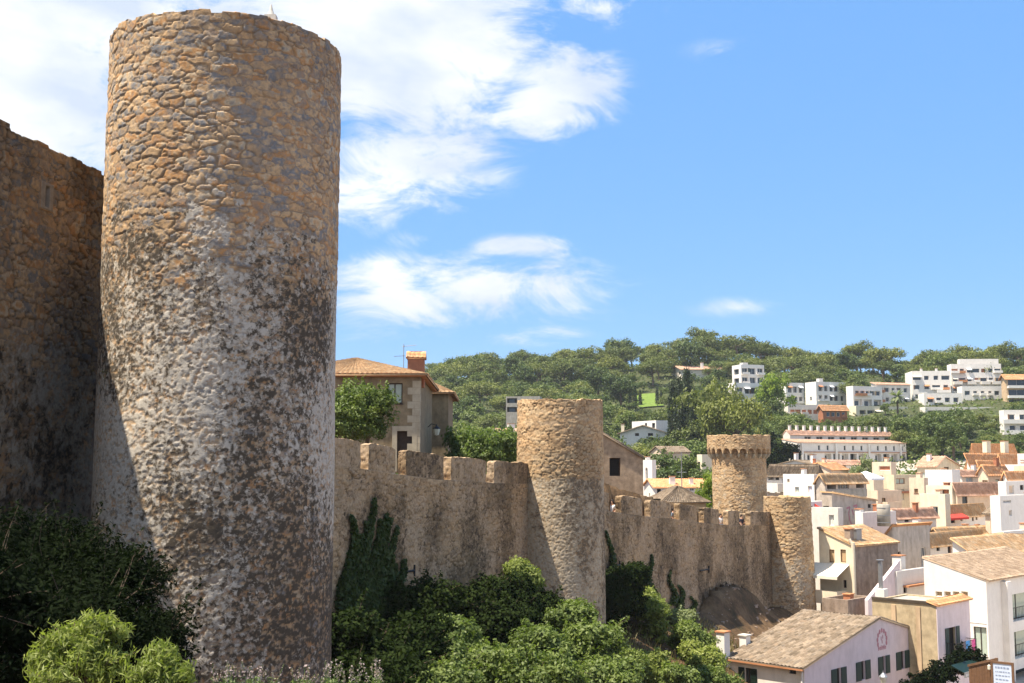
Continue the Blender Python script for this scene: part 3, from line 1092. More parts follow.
class House:
    """corner c = picture place of the top of the near wall corner; the front wall runs from there to
    picture column r, the side wall back to column l; az is the compass bearing of the front wall"""
    def __init__(s, name, label, c, D, r, l, wall, az=45, base=None, group=None, cat='house', Lu=None, Lv=None, drop=None):
        p = at(c[0], c[1], D)
        s.o = p
        s.u = Vector((math.sin(R(az)), math.cos(R(az)), 0))
        s.v = Vector((-math.cos(R(az)), math.sin(R(az)), 0))
        s.Lu = Lu or abs(s.solve(s.u, r, p.z))
        s.Lv = Lv or abs(s.solve(s.v, l, p.z))
        if base is None or drop:
            pts = [p + s.u * (s.Lu * a) + s.v * (s.Lv * b) for a in (0, .5, 1) for b in (0, .5, 1)]
            base = min(gz(q.x, q.y) for q in pts) - .3
        if drop:
            base = min(base, p.z - drop)
        s.H = p.z - base
        s.base = base
        s.root = empty(name, (p.x, p.y, base), -R(az) + math.pi / 2)
        tag(s.root, label, cat, group)
        s.wall = wall
        q = p + s.u * (s.Lu / 2) + s.v * (s.Lv / 2)
        ALL_HOUSES.append((q.x, q.y, max(s.Lu, s.Lv) if s.Lu < 16 else s.Lu * .8, SHORT.get(label)))
        s.holes = {'f': [], 'l': []}
        s.k = int(abs(p.x * 7 + p.y * 13))
        s.wall_l = None
        s.tfun = None
        s.breaks = {}

    def solve(s, d, px, z, p=None):
        p = p or s.o
        t = (px - 512) / FPX
        c, sn = math.cos(PITCH), math.sin(PITCH)
        return (t * (p.y * c + z * sn) - p.x) / (d.x - t * d.y * c)

    # local frame: a along the front, b into the depth, h height above the base
    def s_px(s, face, px, py):
        d = s.u if face == 'f' else s.v
        z = s.o.z
        for _ in range(3):
            L = s.solve(d, px, z)
            z = at(px, py, s.o.y + L * d.y).z
        return L, z - s.base

    def rect_px(s, face, x0, x1, y0, y1):
        xm, ym = (x0 + x1) / 2, (y0 + y1) / 2
        a0, _ = s.s_px(face, x0, ym)
        a1, _ = s.s_px(face, x1, ym)
        if a0 > a1:
            a0, a1 = a1, a0
        _, h0 = s.s_px(face, xm, y1)
        _, h1 = s.s_px(face, xm, y0)
        L = s.Lu if face == 'f' else s.Lv
        return max(a0, .08), min(a1, L - .08), max(h0, .05), min(h1, s.H - .06)

    def P(s, face, t, out, h):
        """local point: t along a face, out = metres in front of it"""
        return Vector((t, -out, h)) if face == 'f' else Vector((-out, t, h))

    def bx(s, mb, face, t0, t1, o0, o1, h0, h1):
        mb.box((0, 0, 0), (1, 1, 1), lambda q: s.P(face, t0 + (t1 - t0) * q.x, o0 + (o1 - o0) * q.y, h0 + (h1 - h0) * q.z))

    def opening(s, face, rect, kind='window', depth=.18, glass='glass', frame='trim', bars=1, sill=False):
        a0, a1, h0, h1 = rect
        if a1 - a0 < .1 or h1 - h0 < .1:
            return
        for q in s.holes[face]:
            if a0 < q[1] + .02 and a1 > q[0] - .02 and h0 < q[3] + .02 and h1 > q[2] - .02:
                return
        s.holes[face].append((a0, a1, h0, h1, depth))
        if kind == 'recess':
            # a loggia: dark opening with a glazed door and the floor in it
            g = MB()
            w = (a1 - a0)
            s.bx(g, face, a0 + .02, a1 - .02, -depth - .05, -depth - .003, h0, h1)
            g.build('loggia_back', s.wall if glass != 'dark' else M['dark'], s.root)
            d = MB()
            s.bx(d, face, a0 + w * .2, a1 - w * .25, -depth + .004, -depth + .05, h0 + .02, h0 + (h1 - h0) * .82)
            d.build('glazed_door', M['glass'], s.root)
            return
        fr = MB()
        e = min(.07, (a1 - a0) * .12)
        for t0, t1, g0, g1 in ((a0, a0 + e, h0, h1), (a1 - e, a1, h0, h1), (a0 + e, a1 - e, h0, h0 + e), (a0 + e, a1 - e, h1 - e, h1)):
            s.bx(fr, face, t0, t1, -depth, -depth + .05, g0, g1)
        for i in range(bars):
            m = a0 + (a1 - a0) * (i + 1) / (bars + 1)
            s.bx(fr, face, m - e * .5, m + e * .5, -depth, -depth + .045, h0 + e, h1 - e)
        if sill:
            s.bx(fr, face, a0 - .06, a1 + .06, .002, .06, h0 - .07, h0 - .004)
        w = fr.build('window', M[frame], s.root)
        pn = MB()
        s.bx(pn, face, a0 + .004, a1 - .004, -depth - .03, -depth - .002, h0 + .004, h1 - .004)
        pn.build('pane', M[glass], w)

    def windows(s, face, n, hs, w, h, f0=.08, f1=.92, skip=(), **kw):
        L = s.Lu if face == 'f' else s.Lv
        for hb in hs:
            for i in range(n):
                if (i, hb) in skip or i in skip:
                    continue
                m = L * (f0 + (f1 - f0) * (i + .5) / n)
                ww = w * (.92 + .16 * random.random())
                s.opening(face, (m - ww / 2, m + ww / 2, hb, hb + h), **kw)

    def shutters(s, face, rect, mat='shutter', w=None):
        a0, a1, h0, h1 = rect
        w = w or (a1 - a0) / 2
        for t0, t1 in ((a0 - w, a0 - .01), (a1 + .01, a1 + w)):
            b = MB()
            s.bx(b, face, t0, t1, .012, .05, h0, h1)
            for k in range(int((h1 - h0) / .12)):
                s.bx(b, face, t0 + .03, t1 - .03, .052, .062, h0 + .04 + k * .12, h0 + .10 + k * .12)
            b.build('shutter', M[mat], s.root)

    def balcony(s, face, t0, t1, h, depth=1.1, rail='bars', mat='white', slab=.14, rh=1.0):
        b = MB()
        s.bx(b, face, t0, t1, .004, depth, h - slab, h)
        f = b.build('balcony', M[mat] if isinstance(mat, str) else mat, s.root)
        q = MB()
        if rail == 'solid':
            s.bx(q, face, t0, t1, depth - .1, depth - .002, h + .003, h + rh)
            s.bx(q, face, t0, t0 + .1, .006, depth - .104, h + .003, h + rh)
            s.bx(q, face, t1 - .1, t1, .006, depth - .104, h + .003, h + rh)
            q.build('railing', M[mat] if isinstance(mat, str) else mat, f)
        else:
            n = max(3, int((t1 - t0) / .14))
            for i in range(n + 1):
                t = t0 + .03 + (t1 - t0 - .06) * i / n
                s.bx(q, face, t - .012, t + .012, depth - .06, depth - .036, h + .003, h + rh)
            s.bx(q, face, t0, t1, depth - .07, depth - .026, h + rh + .002, h + rh + .04)
            for t in (t0 + .02, t1 - .04):
                m = max(2, int(depth / .14))
                for i in range(m):
                    o = .03 + (depth - .12) * i / m
                    s.bx(q, face, t, t + .024, o, o + .024, h + .003, h + rh)
                s.bx(q, face, t - .01, t + .034, .01, depth - .075, h + rh + .002, h + rh + .04)
            q.build('railing', M['iron'], f)
        return f

    def top(s, a, b):
        return s.tfun(a, b) if s.tfun else 0.0

    def roof(s, kind, rise=1.0, o=.32, mat='tile_tan', k=.5, period=None, parapet=.45, oe=None):
        Lu, Lv, H = s.Lu, s.Lv, s.H
        s.rk, s.rise = kind, rise
        oe = o if oe is None else oe          # overhang at gable ends
        far = s.o.y > 150
        period = period or (.5 if far else .26)
        V, F, A = [], [], []
        z = H + .02

        def pl(*p, **kw):
            roof_plane(V, F, A, *[(q[0], q[1], q[2] + z) for q in p], period=period, amp=.08 if far else .065, seed=s.k, **kw)
        if kind == 'gv':        # ridge runs back, gable on the front
            r = k * Lu
            s1, s2 = rise / r, rise / (Lu - r)
            pl((-o, Lv + oe, -o * s1), (-o, -oe, -o * s1), (r, Lv + oe, rise), (r, -oe, rise))
            pl((Lu + o, -oe, -o * s2), (Lu + o, Lv + oe, -o * s2), (r, -oe, rise), (r, Lv + oe, rise))
            s.tfun = lambda a, b: rise * min(a / r, (Lu - a) / (Lu - r))
            s.breaks = {'u': [r], 'v': []}
        elif kind == 'gu':      # ridge runs along the front
            r = k * Lv
            s1, s2 = rise / r, rise / (Lv - r)
            pl((-oe, -o, -o * s1), (Lu + oe, -o, -o * s1), (-oe, r, rise), (Lu + oe, r, rise))
            pl((Lu + oe, Lv + o, -o * s2), (-oe, Lv + o, -o * s2), (Lu + oe, r, rise), (-oe, r, rise))
            s.tfun = lambda a, b: rise * min(b / r, (Lv - b) / (Lv - r))
            s.breaks = {'u': [], 'v': [r]}
        elif kind == 'sf':
            g = rise / Lv
            pl((-oe, -o, -o * g), (Lu + oe, -o, -o * g), (-oe, Lv + .1, rise + .1 * g), (Lu + oe, Lv + .1, rise + .1 * g))
            s.tfun = lambda a, b: b * g
        elif kind == 'sb':
            g = rise / Lv
            pl((Lu + oe, Lv + o, -o * g), (-oe, Lv + o, -o * g), (Lu + oe, -.15, rise + .15 * g), (-oe, -.15, rise + .15 * g))
            s.tfun = lambda a, b: (Lv - b) * g
        elif kind == 'sl':
            g = rise / Lu
            pl((-o, Lv + oe, -o * g), (-o, -oe, -o * g), (Lu + .1, Lv + oe, rise + .1 * g), (Lu + .1, -oe, rise + .1 * g))
            s.tfun = lambda a, b: a * g
        elif kind == 'sr':
            g = rise / Lu
            pl((Lu + o, -oe, -o * g), (Lu + o, Lv + oe, -o * g), (-.1, -oe, rise + .1 * g), (-.1, Lv + oe, rise + .1 * g))
            s.tfun = lambda a, b: (Lu - a) * g
        elif kind == 'hip':
            m = min(Lu, Lv) / 2
            g = rise / m
            e = -o * g
            if Lu >= Lv:
                a0, a1, b0, b1 = m, Lu - m, m, m
            else:
                a0, a1, b0, b1 = m, m, m, Lv - m
            c = [(-o, -o, e), (Lu + o, -o, e), (Lu + o, Lv + o, e), (-o, Lv + o, e)]
            q = [(a0, b0, rise), (a1, b0, rise), (a1, b1, rise), (a0, b1, rise)]
            pl(c[0], c[1], q[0], q[1])
            pl(c[1], c[2], q[1], q[2])
            pl(c[2], c[3], q[2], q[3])
            pl(c[3], c[0], q[3], q[0])
        elif kind == 'flat':
            b = MB()
            w = .22
            b.box((w, w, H - .06), (Lu - w, Lv - w, H + .03))
            b.build('roof', M['concrete'], s.root)
            q = MB()
            for x0, y0, x1, y1 in ((0, 0, Lu, w), (0, Lv - w, Lu, Lv), (0, w, w, Lv - w), (Lu - w, w, Lu, Lv - w)):
                q.box((x0, y0, H + .002), (x1, y1, H + parapet))
            q.build('parapet', s.wall, s.root)
            return
        me = np_mesh('roof', np.concatenate(V), np.concatenate(F), {'tile': np.concatenate(A)})
        s.roof_ob = link('roof', me, M[mat], s.root)

    def terraces(s):
        """shallow balconies with a solid front and a lintel shade on some of the front openings"""
        rr = random.Random(s.k)
        for (a0, a1, h0, h1, d) in list(s.holes['f']):
            if rr.random() < .42 and a1 - a0 > 1.0:
                b = MB()
                o = rr.uniform(.7, 1.3)
                s.bx(b, 'f', a0 - .3, a1 + .3, .004, o, h0 - .22, h0 - .06)
                s.bx(b, 'f', a0 - .3, a1 + .3, o - .1, o - .002, h0 - .057, h0 + .62)
                b.build('balcony', s.wall if rr.random() < .75 else M['terracotta'], s.root)
            elif rr.random() < .25:
                s.awning('f', a0 - .1, a1 + .1, h1 + .1, h1 - .35, .9, rr.choice(('awning', 'white_cloth', 'terracotta')))
            elif rr.random() < .4:
                w = (a1 - a0) * .3
                b = MB()
                s.bx(b, 'f', a0 - w, a0 - .02, .01, .05, h0, h1)
                b.build('shutter', M[rr.choice(('wood', 'shutter', 'tan_blind'))], s.root)

    def finish(s):
        if s.o.y > 330 and s.H > 5 and s.wall != M['ochre']:
            s.terraces()
        mb = MB()
        Lu, Lv, H = s.Lu, s.Lv, s.H
        faces = {'f': (Lu, lambda t, o, h: (t, o, h), lambda t: s.top(t, 0), 'u'),
                 'l': (Lv, lambda t, o, h: (o, t, h), lambda t: s.top(0, t), 'v'),
                 'b': (Lu, lambda t, o, h: (t, Lv - o, h), lambda t: s.top(t, Lv), 'u'),
                 'r': (Lv, lambda t, o, h: (Lu - o, t, h), lambda t: s.top(Lu, t), 'v')}
        main = mb
        for fc, (L, q, tp, ax) in faces.items():
            mb = MB() if fc == 'l' and s.wall_l else main
            holes = s.holes.get(fc, [])
            T = sorted({0, L} | {x for g in holes for x in g[:2]})
            Z = sorted({0, H} | {x for g in holes for x in g[2:4]})
            for t0, t1 in zip(T[:-1], T[1:]):
                for z0, z1 in zip(Z[:-1], Z[1:]):
                    tm, zm = (t0 + t1) / 2, (z0 + z1) / 2
                    if any(g[0] < tm < g[1] and g[2] < zm < g[3] for g in holes):
                        continue
                    mb.quad(q(t0, 0, z0), q(t1, 0, z0), q(t1, 0, z1), q(t0, 0, z1))
            for a0, a1, h0, h1, d in holes:
                mb.quad(q(a0, 0, h0), q(a0, d, h0), q(a0, d, h1), q(a0, 0, h1))
                mb.quad(q(a1, 0, h0), q(a1, d, h0), q(a1, d, h1), q(a1, 0, h1))
                mb.quad(q(a0, 0, h0), q(a1, 0, h0), q(a1, d, h0), q(a0, d, h0))
                mb.quad(q(a0, 0, h1), q(a1, 0, h1), q(a1, d, h1), q(a0, d, h1))
                mb.quad(q(a0, d + .06, h0), q(a1, d + .06, h0), q(a1, d + .06, h1), q(a0, d + .06, h1))
            br = [0] + s.breaks.get(ax, []) + [L]
            for t0, t1 in zip(br[:-1], br[1:]):
                h0_, h1_ = tp(t0), tp(t1)
                if h0_ > .01 or h1_ > .01:
                    pts = [q(t0, 0, H), q(t1, 0, H)]
                    if h1_ > .01:
                        pts.append(q(t1, 0, H + h1_))
                    if h0_ > .01:
                        pts.append(q(t0, 0, H + h0_))
                    mb.quad(*pts)
            if mb is not main:
                mb.build('side_wall', s.wall_l, s.root)
        main.build('wall', s.wall, s.root)

    def chimney(s, a, b, w=.5, h=1.1, mat='white', sunk=.5, cap='terracotta'):
        z = s.H + s.top(a, b)
        c = MB()
        c.box((a - w / 2, b - w / 2, z - sunk), (a + w / 2, b + w / 2, z + h))
        o = c.build('chimney', M[mat] if isinstance(mat, str) else mat, s.root)
        k = MB()
        k.box((a - w / 2 - .07, b - w / 2 - .07, z + h + .003), (a + w / 2 + .07, b + w / 2 + .07, z + h + .08))
        k.build('chimney_cap', M[cap], o)

    def trim(s, name, face, t0, t1, h0, h1, mat, o0=.003, o1=.05):
        b = MB()
        s.bx(b, face, t0, t1, o0, o1, h0, h1)
        return b.build(name, M[mat], s.root)

    def awning(s, face, t0, t1, h_hi, h_lo, out, mat='awning'):
        b = MB()
        P = [s.P(face, t0, .01, h_hi), s.P(face, t1, .01, h_hi), s.P(face, t1, out, h_lo), s.P(face, t0, out, h_lo)]
        n = Vector((0, 0, .04))
        b.hexa([p - n for p in P] + P)
        q = [s.P(face, t0, out, h_lo - .25), s.P(face, t1, out, h_lo - .25)]
        b.quad(P[3] - n, P[2] - n, q[1], q[0])
        return b.build('awning', M[mat], s.root)

    def world(s, a, b, h):
        p = s.o + s.u * a + s.v * b
        return Vector((p.x, p.y, s.base + h))


def town():
    G = 'houses of the old town below the wall'
    H = {}
    # --- the pale pink house with the round painted emblem
    h = House('town_house', 'pale pink gabled house with dark shutters, round painted emblem and broad tan roof', (804, 667), 70, 937, 727, M['pink'], 45)
    h.wall_l = M['white_b']  # sunlit side painted whiter than the front; the light is in the colour
    h.roof('gv', 2.05, .35, 'tile_tan', .53, oe=.12)
    for x0, x1, y0, y1 in ((831, 846.5, 668, 688), (855.7, 870.4, 661, 680), (877.9, 889.7, 656, 674), (895.8, 909.6, 651, 669), (916, 927.8, 646.5, 664)):
        a0, a1, z0, z1 = h.rect_px('f', x0, x1, y0, y1)
        w = (a1 - a0)
        r = (a0 + w * .36, a1 - w * .36, z0, z1)
        h.opening('f', r, glass='dark', frame='dark_wood', bars=0)
        h.shutters('f', r, 'shutter', w * .35)
    r = h.rect_px('l', 745, 751, 668, 690)
    h.opening('l', r, glass='glass', frame='dark_wood')
    h.shutters('l', r, 'green', .45)
    h.opening('l', h.rect_px('l', 789, 796, 668, 674), frame='dark_wood')
    h.trim('eave_gutter', 'l', -.1, h.Lv + .2, h.H - .20, h.H - .09, 'terracotta', .20, .34)
    h.trim('drain_pipe', 'l', .08, .18, 0, h.H - .3, 'trim', .01, .1)
    # round emblem: a ring of painted petals and a line of small letter-like marks on the gable
    em, _ = h.s_px('f', 882, 640)
    ez = h.H + .10 * 0 + (at(882, 640, h.o.y + em * h.u.y).z - h.o.z)
    e = MB()
    for i in range(9):
        t = math.pi * (-.12 + 1.24 * i / 8)
        cx, cz = em + .62 * math.cos(t), ez + .62 * math.sin(t)
        for j in range(2):
            rr = .17 - .05 * j
            pts = [(cx + rr * math.cos(t + q) * (1.0 if j else .7), cz + rr * math.sin(t + q)) for q in np.linspace(0, 2 * math.pi, 7)[:-1]]
            if j == 0:
                b0 = len(e.v)
                e.v += [tuple(h.P('f', x, .012, z)) for x, z in pts]
                e.v += [tuple(h.P('f', x, .002, z)) for x, z in pts]
                e.f.append(tuple(b0 + q for q in range(6)))
                for q in range(6):
                    e.f.append((b0 + q, b0 + (q + 1) % 6, b0 + 6 + (q + 1) % 6, b0 + 6 + q))
    for i, (w0, hh) in enumerate(((.10, .3), (.12, .22), (.08, .3), (.12, .26), (.1, .3), (.09, .22))):
        x = em - .56 + i * .19
        h.bx(e, 'f', x, x + w0, .003, .012, ez - .62, ez - .62 + hh)
        h.bx(e, 'f', x - .02, x + w0 + .03, .003, .014, ez - .50 + .03 * (i % 2), ez - .46 + .03 * (i % 2))
    for x, z in ((-.12, .12), (.1, .2), (0, -.1)):
        h.bx(e, 'f', em + x - .04, em + x + .04, .003, .012, ez + z - .12, ez + z + .12)
    e.build('wall_emblem', M['mural'], h.root)
    h.chimney(-.25, h.Lv + .1, .6, 1.55, 'white', 5.0)
    h.chimney(2.2, h.Lv + .12, .5, .55, 'white', 1.2, 'stone_pale')
    h.finish()
    # --- block with the flower balcony
    h = House('town_house', 'small lilac-white block with orange tile edge and iron balcony beside the pink house', (936, 607), 78, 968.5, 872, M['tan_rough'], 45)
    h.roof('flat', parapet=.12)
    e = MB()
    h.bx(e, 'f', .02, h.Lu - .02, .004, .06, 0, h.H - .05)
    # painted front skin in four pieces round the balcony door
    e = MB()
    dr = h.rect_px('f', 948, 955.5, 627, 655)
    for t0, t1, z0, z1 in ((0, dr[0], 0, h.H), (dr[1], h.Lu, 0, h.H), (dr[0], dr[1], 0, dr[2]), (dr[0], dr[1], dr[3], h.H)):
        h.bx(e, 'f', t0, t1, .004, .05, z0, z1)
    e.build('painted_front', M['pink'], h.root)
    h.opening('f', dr, glass='dark', frame='dark_wood')
    w = (dr[1] - dr[0])
    for t0, t1 in ((dr[0] - w * .45, dr[0] - .01), (dr[1] + .01, dr[1] + w * .45)):
        h.trim('shutter', 'f', t0, t1, dr[2], dr[3], 'shutter', .055, .10)
    bal = h.rect_px('f', 945, 966, 640, 658)
    h.balcony('f', bal[0], bal[1], bal[2] + .15, .8, 'bars')
    e = MB()
    V, F, A = [], [], []
    roof_plane(V, F, A, (-.1, -.25, h.H + .12), (h.Lu + .15, -.25, h.H + .12), (-.1, .6, h.H + .42), (h.Lu + .15, .6, h.H + .42), seed=4)
    link('tile_edge', np_mesh('tile_edge', np.concatenate(V), np.concatenate(F), {'tile': np.concatenate(A)}), M['tile_orange'], h.root)
    h.trim('parapet_tiles', 'l', .3, h.Lv, h.H + .124, h.H + .3, 'tile_tan', -.25, .06)
    for f in (.24, .62):
        h.trim('wall_pier', 'l', h.Lv * f, h.Lv * f + .3, 0, h.H - .1, 'ochre', .004, .08)
    h.finish()
    H['balcony'] = (h, bal)
    # --- the big white house
    h = House('town_house', 'big plain white house with sloping tan roof, tall side window and glazed balconies', (986, 580), 90, 1064, 924, M['white'], 45)
    h.roof('sf', 1.45, .3, 'tile_sand', oe=.04)
    h.opening('l', h.rect_px('l', 974, 987, 627, 656), glass='pale_glass', frame='dark_wood', bars=1, sill=True)
    for i in range(4):
        x = 935.5 + i * 8.6
        h.opening('l', h.rect_px('l', x, x + 6.6, 591.5, 596.5), glass='tan_blind', frame='cream', bars=0)
    h.trim('corner_pier', 'f', h.s_px('f', 1001.5, 600)[0], h.s_px('f', 1006, 600)[0], 0, h.H - .3, 'white', .004, .5)
    for y0, y1 in ((591, 618), (628, 655)):
        rc = h.rect_px('f', 1009, 1052, y0, y1)
        h.opening('f', rc, 'window', .7, glass='pale_glass', frame='dark_wood', bars=2)
        q = MB()
        for i in range(30):
            t = rc[0] + (rc[1] - rc[0]) * (i + .5) / 30
            h.bx(q, 'f', t - .01, t + .01, -.2, -.18, rc[2] + .02, rc[2] + 1.0)
        h.bx(q, 'f', rc[0], rc[1], -.21, -.17, rc[2] + 1.0, rc[2] + 1.05)
        q.build('railing', M['iron'], h.root)
    h.opening('f', h.rect_px('f', 1010, 1056, 665, 700), 'recess', 1.0, glass='dark')
    h.trim('wall_cable', 'l', .1, h.Lv + 1.5, h.H - 3.32, h.H - 3.28, 'trim', .004, .03)
    h.trim('porch_roof', 'l', .15, 2.2, h.H - 7.0, h.H - 6.7, 'white', .004, 1.0)
    h.finish()
    H['white'] = h
    # --- cream house with the awning
    h = House('town_house', 'narrow cream house with two tan blinds, cream awning and bare brown party wall', (853, 545), 98, 897, 819, M['cream'], 48)
    h.roof('sf', 1.3, .25, 'tile_gold', oe=.1)
    e = MB()
    b0 = [h.P('f', 0.25, .004, 0), h.P('f', h.Lu, .004, 0), h.P('f', h.Lu, .004, h.H - .02), h.P('f', .25, .004, h.H - .02)]
    b1 = [h.P('f', 0.25, .06, 0), h.P('f', h.Lu, .06, 0), h.P('f', h.Lu, .06, h.H - .02), h.P('f', .25, .06, h.H - .02)]
    e.hexa([b0[0], b0[1], b1[1], b1[0], b0[3], b0[2], b1[2], b1[3]])
    e.build('party_wall_render', M['brown_wall'], h.root)
    for x0, x1 in ((829, 834.5), (840.5, 846)):
        h.opening('l', h.rect_px('l', x0, x1, 549.5, 562.5), glass='tan_blind', frame='wood', bars=0, depth=.12)
    rb = h.rect_px('l', 811, 847, 583, 600)
    rb = (max(rb[0], .5), h.Lv + .9, rb[2], rb[3])
    h.opening('l', h.rect_px('l', 843, 846.5, 580, 588), glass='dark', frame='wood', bars=0)
    h.balcony('l', rb[0], rb[1], rb[2], 1.5, 'solid', 'cream', rh=.95)
    h.awning('l', rb[0] - .3, rb[1] + .1, rb[2] + 3.1, rb[2] + 2.2, 1.9)
    e = MB()
    e.tube([h.P('l', -.1, .16, 0), h.P('l', -.1, .16, h.H + .2)], .16, 10)
    e.tube([h.P('l', -.1, .16, h.H - .1), h.P('l', .15, .3, h.H + .5)], .12, 8)
    e.build('flue_pipe', M['cream'], h.root)
    h.chimney(.9, .9, .55, .9, 'brown_wall', 1.0)
    h.chimney(2.0, 1.0, .8, .8, 'steel', 1.0, 'concrete')
    h.finish()
    # --- generic rows: (label, c, D, r, l, wall, az, roof kind, rise, roof mat, window plan ...)
    def simple(label, c, D, r, l, wall, roof, rise=1.0, mat='tile_tan', front=(), side=(), az=45, extra=None, drop=None, o=.3, name='town_house', cat='house', grp=None, k=.5, Lv=None, oe=None):
        h = House(name, label, c, D, r, l, M[wall], az, drop=drop, cat=cat, group=grp, Lv=Lv)
        h.roof(roof, rise, o, mat, k, oe=oe)
        for face, wins in (('f', front), ('l', side)):
            for q in wins:
                kw = dict(q[4]) if len(q) > 4 else {}
                h.opening(face, h.rect_px(face, *q[:4]), **kw)
        if D < 240:
            for face, L in (('f', h.Lu), ('l', h.Lv)):
                if (front if face == 'f' else side) or L < 1.6 or wall in ('brick',):
                    continue
                for i in range(max(1, int(L / 2.6))):
                    if random.random() < .72:
                        m = L * (i + .5) / max(1, int(L / 2.6)) + random.uniform(-.3, .3)
                        w, hh = random.choice(((.4, 1.1), (.45, 1.0), (.3, .6), (.5, 1.9)))
                        hb = h.H - random.choice((1.9, 2.0, 2.2)) - (hh - 1.0) * .8
                        h.opening(face, (max(.1, m - w), min(L - .1, m + w), hb, hb + hh), glass=random.choice(('dark', 'glass', 'tan_blind', 'pale_glass')), frame=random.choice(('trim', 'dark_wood', 'wood')), bars=random.choice((0, 1)), sill=True)
        if extra:
            extra(h)
        elif D < 200:
            h.chimney(h.Lu * random.uniform(.3, .7), h.Lv * random.uniform(.3, .6), random.uniform(.4, .7), random.uniform(.6, 1.1), random.choice(('white', 'beige', 'brick')), .6)
        h.finish()
        return h
    dk = {'glass': 'dark', 'frame': 'dark_wood', 'bars': 0}
    rec = {'kind': 'recess', 'depth': 1.1}
    rd = {'kind': 'recess', 'depth': 1.1, 'glass': 'dark'}
    simple('low white house under a wide gold tile roof, behind the big white house', (978, 556), 108, 1050, 953, 'white', 'sf', 1.5, 'tile_gold',
           front=[(999, 1004, 556.5, 567, dk), (1005, 1011, 557, 566)], side=[(960, 963, 557, 565, {'glass': 'tan_blind', 'bars': 0})],
           extra=lambda h: h.trim('trim_board', 'l', 0, h.Lv, h.H - .3, h.H - .22, 'trim', .004, .05))
    simple('white house with one dark window under a long gold tile roof', (930, 542), 122, 984, 922, 'white_b', 'gu', .9, 'tile_gold',
           front=[(936.5, 940, 546, 551, dk), (948, 952, 546, 566, {'glass': 'dark', 'frame': 'brick', 'bars': 0})],
           extra=lambda h: (h.chimney(2.2, 1.2, .5, .8, 'beige'), h.chimney(3.4, 1.4, .7, .6, 'dark_wood')))
    simple('house with a plain orange roof and a grey end wall beside the cream house', (893, 543), 112, 930, 880, 'grey_wall', 'sb', 1.6, 'tile_orange',
           extra=lambda h: h.chimney(h.Lu * .75, .4, .6, 1.0, 'white'))
    simple('small white flat roofed house with one dark window beside the tan wall', (897, 577), 96, 926, 893, 'white', 'flat', front=[(903.5, 907, 587, 593, dk)],
           extra=lambda h: (h.chimney(2.8, 1.2, .8, 1.5, 'white', 1.0, 'terracotta'), h.trim('ledge', 'f', 1, h.Lu, h.H - .9, h.H - .75, 'terracotta', .004, .5)))
    # terrace wall and stair with the pipe chimney
    h = House('outbuilding', 'white chimney base with a tall steel flue beside the pink stair wall', (884, 590), 86, 888, 875, M['white'], 45, cat='outbuilding')
    h.roof('flat', parapet=.05)
    e = MB()
    e.tube([(.4, .45, h.H - .1), (.4, .45, h.H + 2.0)], .17, 10)
    e.tube([(.4, .45, h.H + 2.1), (.4, .45, h.H + 2.15)], .27, 10)
    e.tube([(.4, .45, h.H + 1.99), (.4, .45, h.H + 2.12)], .05, 6)
    e.build('flue', M['steel'], h.root)
    h.finish()
    p0, p1 = at(868, 600, 92), at(900, 560, 97)
    e = MB()
    bz = gz(p0.x, p0.y) - .3
    nv = Vector((.2, -.2, 0))
    e.hexa([Vector((p0.x, p0.y, bz)), Vector((p1.x, p1.y, bz)), Vector((p1.x, p1.y, bz)) - nv, Vector((p0.x, p0.y, bz)) - nv, p0, p1, p1 - nv, p0 - nv])
    tag(e.build('stair_wall', M['pink']), 'pale pink wall sloping up beside the brown party wall', 'wall')
    simple('low brown shed with a flat slab roof under the cream house', (848, 606), 92, 872, 822, 'brown_wall', 'flat', name='outbuilding', cat='outbuilding')
    # left strip by the short tower
    simple('low white box of a house with a red awning right beside the short plain tower', (812, 516), 128, 826.5, 770, 'white', 'flat',
           front=[(807.5 + 5.5, 813.5 + 3.5, 507 + 10, 515 + 10, dk)],
           extra=lambda h: h.awning('f', .1, h.Lu * .75, h.H - 2.3, h.H - 3.4, 1.6, 'red_cloth'), Lv=6)
    h = House('town_house', 'small white upper room with a dark window and red cloth screen above the white box', (808, 503), 134, 826, 770, M['white'], 45, Lv=5)
    h.roof('flat', parapet=.15)
    h.opening('f', h.rect_px('f', 808.6, 813, 506, 515), glass='dark', frame='wood', bars=0)
    q = h.rect_px('f', 814.5, 823.5, 504, 514)
    e = MB()
    e.hexa([h.P('f', q[0], .006, q[2]), h.P('f', q[1], .006, q[2]), h.P('f', q[1], 1.2, q[2]), h.P('f', q[0], 1.2, q[2]),
            h.P('f', q[0], .006, q[3] + .1), h.P('f', q[1], .006, q[3] - .6), h.P('f', q[1], .8, q[3] - 1.0), h.P('f', q[0], .8, q[3] - .4)])
    e.build('cloth_screen', M['red_cloth'], h.root)
    h.finish()
    simple('house with a wide tan hipped roof over a dark veranda, right behind the corbelled tower', (818, 472), 150, 823, 766, 'white_b', 'hip', 1.0, 'tile_tan', az=70,
           side=[(782, 799, 473.5, 483, {'glass': 'lilac_cloth', 'bars': 0}), (801, 817, 473.5, 481, rd), (768, 774, 474, 480, rec), (775, 779, 474, 480, dk), (769, 775, 487, 493, {'glass': 'blue_metal'}), (776, 780, 487, 493)], Lv=None,
           extra=lambda h: h.balcony('l', h.Lv * .62, h.Lv - .1, h.H - 2.6, 1.2, 'solid', 'white_b'))
    simple('white terraced block stepping down under the wide tan roof', (814, 478), 142, 824, 783, 'white', 'flat', az=60,
           side=[(808, 812, 486, 493, {'glass': 'lilac_cloth'}), (787, 789.5, 479, 483, {'glass': 'tan_blind', 'bars': 0}), (795, 799, 487, 493, {'glass': 'pale_glass'})])
